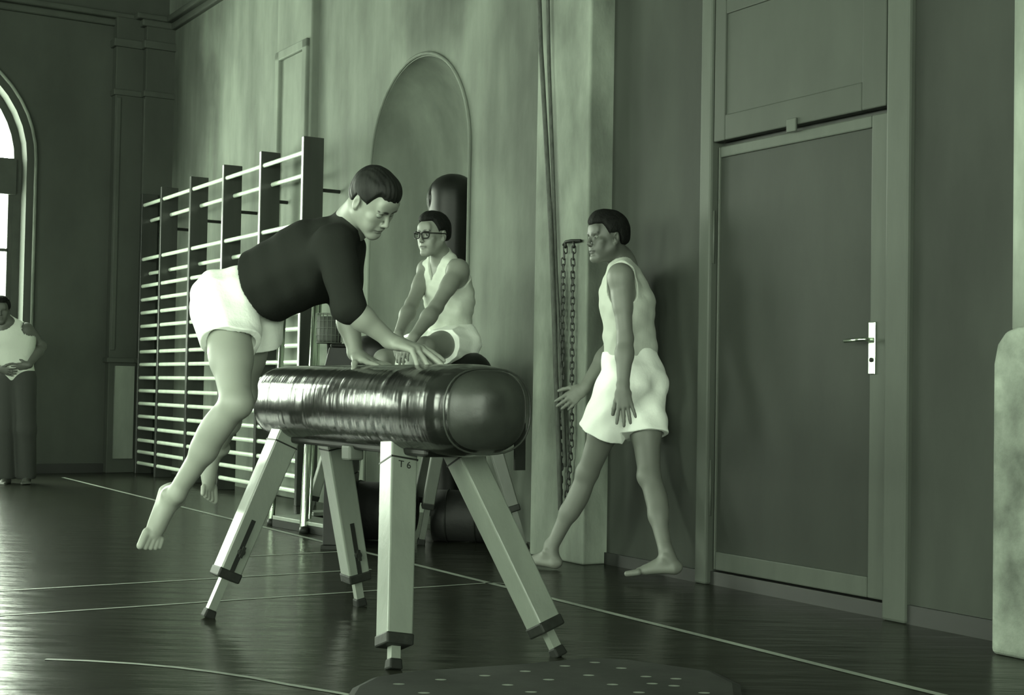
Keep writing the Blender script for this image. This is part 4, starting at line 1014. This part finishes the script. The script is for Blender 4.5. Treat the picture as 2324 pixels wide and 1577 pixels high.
# ======================= the walking man =======================
def walker():
    root = empty('person', (.48, 6.85, 0), 'dark-haired man in white vest and shorts walking barefoot past the chains', 'person')
    hL, hR = at(1414, 862, 6.80), at(1456, 868, 6.93)
    Pv = (hR+hL)/2+np.array([0, 0, .04]); Ch = at(1424, 690, 6.85); Nk = at(1412, 597, 6.86)
    sL, sR = at(1408, 626, 6.68), at(1414, 640, 7.03)
    eL, wL = at(1419, 768, 6.64), at(1414, 878, 6.58); eR, wR = at(1392, 780, 7.06), at(1326, 880, 6.98)
    kL, aL = at(1334, 1073, 6.98), at(1248, 1250, 7.06); kR, aR = at(1474, 1080, 6.78), at(1513, 1262, 6.60)
    fwd = nrm([-.95, .3, 0]); latp, latc = hR-hL, sR-sL
    HcC = at(1377, 542, 6.78); F_ = np.array([-.90, -.44, -.04]); U_ = np.array([-.03, 0, 1])
    tor = torso_prims(Pv, Ch, Nk, sR, sL, latp, latc, fwd)
    hp, L, fr = head_prims(HcC, F_, U_)
    spine = nrm(Nk-Pv)
    neck = [cone(L(0, -.03, -.06), Nk, .050, .055, .03), cone(L(0, -.045, -.04), Nk-spine*.02-fwd*.02, .042, .05, .03)]
    lr = leg_prims(hR, kR, aR, (-1, .1, 0)); ll = leg_prims(hL, kL, aL, (-1, .5, 0))
    hands = hand_prims(wL, at(1424, 968, 6.54)-wL, (-1, -.1, 0), (0, 1, 0), 1.05, (.12, .1, .1, .08), (.20, .04, -.10, -.24), .35, .15)
    hands += hand_prims(wR, (-.75, -.1, -.62), (-.5, 0, .8), (.3, .5, -.6), 1.0, (.35, .4, .4, .4), (.1, .02, -.06, -.15), .6, .2)
    feet = foot_prims(aL, (-.80, .50, .02), (0, 0, 1), 1.0, -1)+foot_prims(aR, (-.96, .2, -.08), (0, 0, 1), 1.0, 1)
    butt = [sph(hR-fwd*.03, .08, .05), sph(hL-fwd*.03, .08, .05)]
    body = tor+butt+lr+ll+arm_prims(sL, eL, wL)+arm_prims(sR, eR, wR)+neck+hp+hands+feet
    zc = float(Pv[2])-.15
    sc = skin_col(.145, [(HcC, .17, .075)]+lips(L, .075, .95))  # whole head darkened: shade on the face is put into the skin colour
    build('body', body, .0045, M['skin'], root, color=sc)
    eyes(L, fr, .95, root, M['skin']);
    hair(L, fr, .95, root, M['hair_black'], fringe=.068, side=.012, nape=-.03, thick=.017, h=.0045, temple=.03)
    # vest
    def neckcut(X, Y, Z):
        c = Nk+fwd*.085+np.array([0, 0, .03]); return .088-np.sqrt((X-c[0])**2+((Y-c[1])*.95)**2+((Z-c[2])*.8)**2)
    def arm(S, E_):
        ax = nrm(E_-S)
        def f(X, Y, Z):
            px, py, pz = X-S[0], Y-S[1], Z-S[2]; t = np.clip(px*ax[0]+py*ax[1]+pz*ax[2], -.02, .07); return .078-np.sqrt((px-ax[0]*t)**2+(py-ax[1]*t)**2+(pz-ax[2]*t)**2)
        return f
    def wv(X, Y, Z): return .0012*np.sin(Z*90+X*60)+.0014*np.sin(Z*45-X*90+Y*20)
    nk0, nk1 = Nk+spine*.02, L(0, -.03, -.02)
    def necktube(X, Y, Z):
        ax = nrm(nk1-nk0); px, py, pz = X-nk0[0], Y-nk0[1], Z-nk0[2]; t = np.clip(px*ax[0]+py*ax[1]+pz*ax[2], 0, .2); return .084-np.sqrt((px-ax[0]*t)**2+(py-ax[1]*t)**2+(pz-ax[2]*t)**2)
    build('vest', [dict(p) for p in tor], .0045, M['tank_cloth'], root, clips=[neckcut, necktube, arm(sL+np.array([0,-.03,0]), eL), arm(sR+np.array([0,.03,0]), eR), plane(Pv, (0, 0, -1))], inf=.012, waves=wv)
    uL, uR = nrm(kL-hL), nrm(kR-hR)
    sh = [dict(tor[0])]+[sph(hR-fwd*.03, .088, .05), sph(hL-fwd*.03, .088, .05), cone(hL, hL+uL*.34, .102, .116, .05), cone(hR, hR+uR*.36, .098, .098, .05), cone(Pv, Pv+spine*.09, .115, .105, .03, latp, 1.35)]
    sh += [dict(cone(hL+uL*.24, hL+uL*.5, .090, .108, .003), sub=True), dict(cone(hR+uR*.24, hR+uR*.5, .082, .088, .003), sub=True)]
    cL, cR = hL+uL*.285, hR+uR*.27
    def hems(X, Y, Z):
        pL = (X-cL[0])*uL[0]+(Y-cL[1])*uL[1]+(Z-cL[2])*uL[2]; pR = (X-cR[0])*uR[0]+(Y-cR[1])*uR[1]+(Z-cR[2])*uR[2]
        mid = (cL+cR)/2; s_ = (X-mid[0])*(cR-cL)[0]+(Y-mid[1])*(cR-cL)[1]
        return np.where(s_ < 0, pL, pR)
    def wv2(X, Y, Z): return .0035*np.sin(X*55+Z*35)+.003*np.sin(Y*45+Z*60-X*30)
    build('shorts', sh, .0045, M['white_cloth'], root, clips=[hems, plane(Pv+spine*.115, spine)], inf=.01, waves=wv2)
walker()

# ======================= the seated man =======================
def sitter():
    root = empty('person', (-.33, 8.1, 0), 'man in black-framed glasses and white vest sitting with hands between his knees', 'person')
    hL, hR = at(1040, 778, 7.93), at(1006, 778, 8.10)
    Pv = (hR+hL)/2+np.array([0, 0, .02]); Ch = at(1018, 668, 7.98); Nk = at(1004, 593, 7.93)
    sL, sR = at(1040, 612, 7.80), at(970, 612, 8.06)
    eL, wL = at(990, 697, 7.62), at(938, 766, 7.42); eR, wR = at(935, 690, 7.84), at(903, 762, 7.58)
    kL, kR = at(966, 787, 7.54), at(872, 815, 7.86)
    aL, aR = kL+np.array([.08, .12, -.40]), kR+np.array([.10, .10, -.40])
    fwd = nrm([-.72, -.69, 0]); latp, latc = hR-hL, sR-sL; spine = nrm(Nk-Pv)
    HcC = at(983, 535, 7.83); F_ = np.array([-.64, -.76, -.08]); U_ = np.array([-.02, -.05, 1])
    tor = torso_prims(Pv, Ch, Nk, sR, sL, latp, latc, fwd, .96)
    hp, L, fr = head_prims(HcC, F_, U_)
    neck = [cone(L(0, -.03, -.06), Nk, .05, .058, .03)]
    hands = hand_prims(wL, (-.45, -.35, -.75), (-.6, .6, .3), (-.6, .4, -.1), .98, (.35, .35, .35, .4), (.05, 0, -.05, -.1), .5, .3)
    hands += hand_prims(wR, (.05, -.5, -.8), (.5, -.5, .4), (.6, -.3, 0), .98, (.35, .35, .35, .4), (.05, 0, -.05, -.1), .5, .3)
    body = tor+[sph(hR-fwd*.03, .095, .05), sph(hL-fwd*.03, .095, .05)]+leg_prims(hL, kL, aL, (-.5, -.8, 0))+leg_prims(hR, kR, aR, (-1, -.3, 0))+arm_prims(sL, eL, wL)+arm_prims(sR, eR, wR)+neck+hp+hands
    body += foot_prims(aL, (-.5, -.6, -.5), (0, -.3, 1), 1, -1)+foot_prims(aR, (-.8, -.4, -.5), (0, -.3, 1), 1, 1)
    build('body', body, .005, M['skin'], root, color=skin_col(.17, lips(L, .17, .9)))
    eyes(L, fr, .95, root, M['skin']);
    hair(L, fr, .95, root, M['hair_black'], fringe=.082, side=.015, nape=-.03, thick=.013, h=.005, temple=.03)
    # glasses
    gls = []
    bm = bmesh.new()
    for sx in (-1, 1):
        pts = [L(sx*(.034+.025*math.copysign(abs(math.cos(t))**.7, math.cos(t))), .106-.01*abs(math.cos(t))*(1 if math.cos(t) > 0 else 0), .002+.019*math.copysign(abs(math.sin(t))**.7, math.sin(t))) for t in np.linspace(0, 2*math.pi, 25)[:-1]]
        tube(bm, pts, .0034, 6, closed=True)
        tube(bm, [L(sx*.010, .106, .016), L(sx*.034, .108, .022), L(sx*.060, .098, .018)], .0045, 6)
        tube(bm, [L(sx*.060, .098, .014), L(sx*.078, .05, .012), L(sx*.084, -.015, .010), L(sx*.084, -.03, -.005)], .003, 6)
    tube(bm, [L(-.010, .108, .008), L(0, .112, .010), L(.010, .108, .008)], .0026, 6)
    gs = from_bm('glasses', bm, M['plastic_dark'], root, True)
    for sx in (-1, 1):
        bm = bmesh.new(); bm.faces.new([bm.verts.new(V(L(sx*(.034+.024*math.copysign(abs(math.cos(t))**.7, math.cos(t))), .104, .002+.018*math.copysign(abs(math.sin(t))**.7, math.sin(t))))) for t in np.linspace(0, 2*math.pi, 21)[:-1]])
        from_bm('lens', bm, M['lens'], gs)
    def neckcut(X, Y, Z):
        c = Nk+fwd*.07+np.array([0, 0, .02]); q = np.clip((Z-c[2]+.15)/.15, .05, 1.2); return (.074*q-np.sqrt((X-c[0])**2+(Y-c[1])**2+(np.minimum(0, Z-c[2]+.15))**2))
    def arm(S, E_):
        ax = nrm(E_-S)
        def f(X, Y, Z):
            px, py, pz = X-S[0], Y-S[1], Z-S[2]; t = np.clip(px*ax[0]+py*ax[1]+pz*ax[2], -.02, .07); return .08-np.sqrt((px-ax[0]*t)**2+(py-ax[1]*t)**2+(pz-ax[2]*t)**2)
        return f
    lt = nrm(sL-sR)
    def wv(X, Y, Z): return .002*np.sin(Z*110+X*40)+.003*np.sin(Z*50-X*60+Y*30)
    build('vest', [dict(p) for p in tor], .005, M['tank_cloth'], root, clips=[neckcut, arm(sL+lt*.03, eL), arm(sR-lt*.03, eR)], inf=.012, waves=wv)
    uL, uR = nrm(kL-hL), nrm(kR-hR)
    sh = [dict(tor[0])]+[sph(hR-fwd*.03, .1, .05), sph(hL-fwd*.03, .1, .05), cone(hL, hL+uL*.3, .10, .098, .03), cone(hR, hR+uR*.3, .10, .098, .03)]
    def hems(X, Y, Z):
        cL, cR = hL+uL*.22, hR+uR*.22
        dl_ = (X-hL[0])**2+(Y-hL[1])**2; dr_ = (X-hR[0])**2+(Y-hR[1])**2
        pL = (X-cL[0])*uL[0]+(Y-cL[1])*uL[1]+(Z-cL[2])*uL[2]; pR = (X-cR[0])*uR[0]+(Y-cR[1])*uR[1]+(Z-cR[2])*uR[2]
        return np.where(dl_ < dr_, pL, pR)
    build('shorts', sh, .005, M['white_cloth'], root, clips=[hems, plane(Pv+spine*.10, spine)], inf=.008, waves=wv)
sitter()

# ======================= the man by the far window =======================
def bystander():
    root = empty('person', (-4.1, 12.3, 0), 'man in white vest and dark trousers, hand on hip, by the far window', 'person')
    Y0 = 12.2
    hR, hL = at(18, 862, Y0), at(54, 862, Y0)
    Pv = (hR+hL)/2+np.array([0, 0, .05]); Ch = at(30, 772, Y0); Nk = at(14, 733, Y0)
    sR, sL = at(-22, 750, Y0), at(60, 748, Y0)
    eL, wL = at(96, 785, Y0+.1), at(66, 828, Y0-.08); eR, wR = at(-55, 800, Y0+.05), at(0, 838, Y0-.12)
    kR, aR = at(14, 975, Y0-.02), at(14, 1078, Y0+.02); kL, aL = at(58, 975, Y0-.02), at(60, 1076, Y0+.04)
    fwd = nrm([.2, -.95, 0]); latp = latc = np.array([1., 0, 0]); spine = nrm(Nk-Pv)
    HcC = at(2, 705, Y0-.04); F_ = np.array([.3, -.93, -.1]); U_ = np.array([0, 0, 1])
    tor = torso_prims(Pv, Ch, Nk, sR, sL, latp, latc, fwd, .95)
    hp, L, fr = head_prims(HcC, F_, U_, .92)
    hands = hand_prims(wL, (-.8, -.3, -.2), (0, -.3, .9), (-.3, .9, 0), .95, (.4,)*4)+hand_prims(wR, (.8, -.3, -.2), (0, -.3, .9), (.3, .9, 0), .95, (.4,)*4)
    lr, ll = leg_prims(hR, kR, aR, fwd), leg_prims(hL, kL, aL, fwd)
    body = tor+lr+ll+arm_prims(sR, eR, wR)+arm_prims(sL, eL, wL)+[cone(L(0, -.03, -.06), Nk, .05, .058, .03)]+hp+hands+foot_prims(aR, (.1, -1, 0), (0, 0, 1), .95)+foot_prims(aL, (.3, -1, 0), (0, 0, 1), .95, -1)
    build('body', body, .007, M['skin'], root, color=skin_col(.08))
    hair(L, fr, .92, root, M['hair_black'], h=.006)
    def arm(S):
        return lambda X, Y, Z: .085-np.sqrt((X-S[0])**2+(Y-S[1])**2+(Z-S[2]+.02)**2)
    build('vest', [dict(p) for p in tor], .007, M['tank_cloth'], root, clips=[arm(sR), arm(sL), lambda X, Y, Z: .09-np.sqrt((X-Nk[0])**2+(Y-Nk[1]+.05)**2+(Z-Nk[2])**2)], inf=.012)
    tp = [dict(tor[0])]+[cone(hR, kR, .10, .08, .03), cone(kR, aR, .08, .075, .03), cone(hL, kL, .10, .08, .03), cone(kL, aL, .08, .075, .03)]
    build('trousers', tp, .007, M['trousers'], root, clips=[plane(Pv+spine*.1, spine), plane(aR+np.array([0, 0, -.03]), (0, 0, -1))], inf=.008)
bystander()
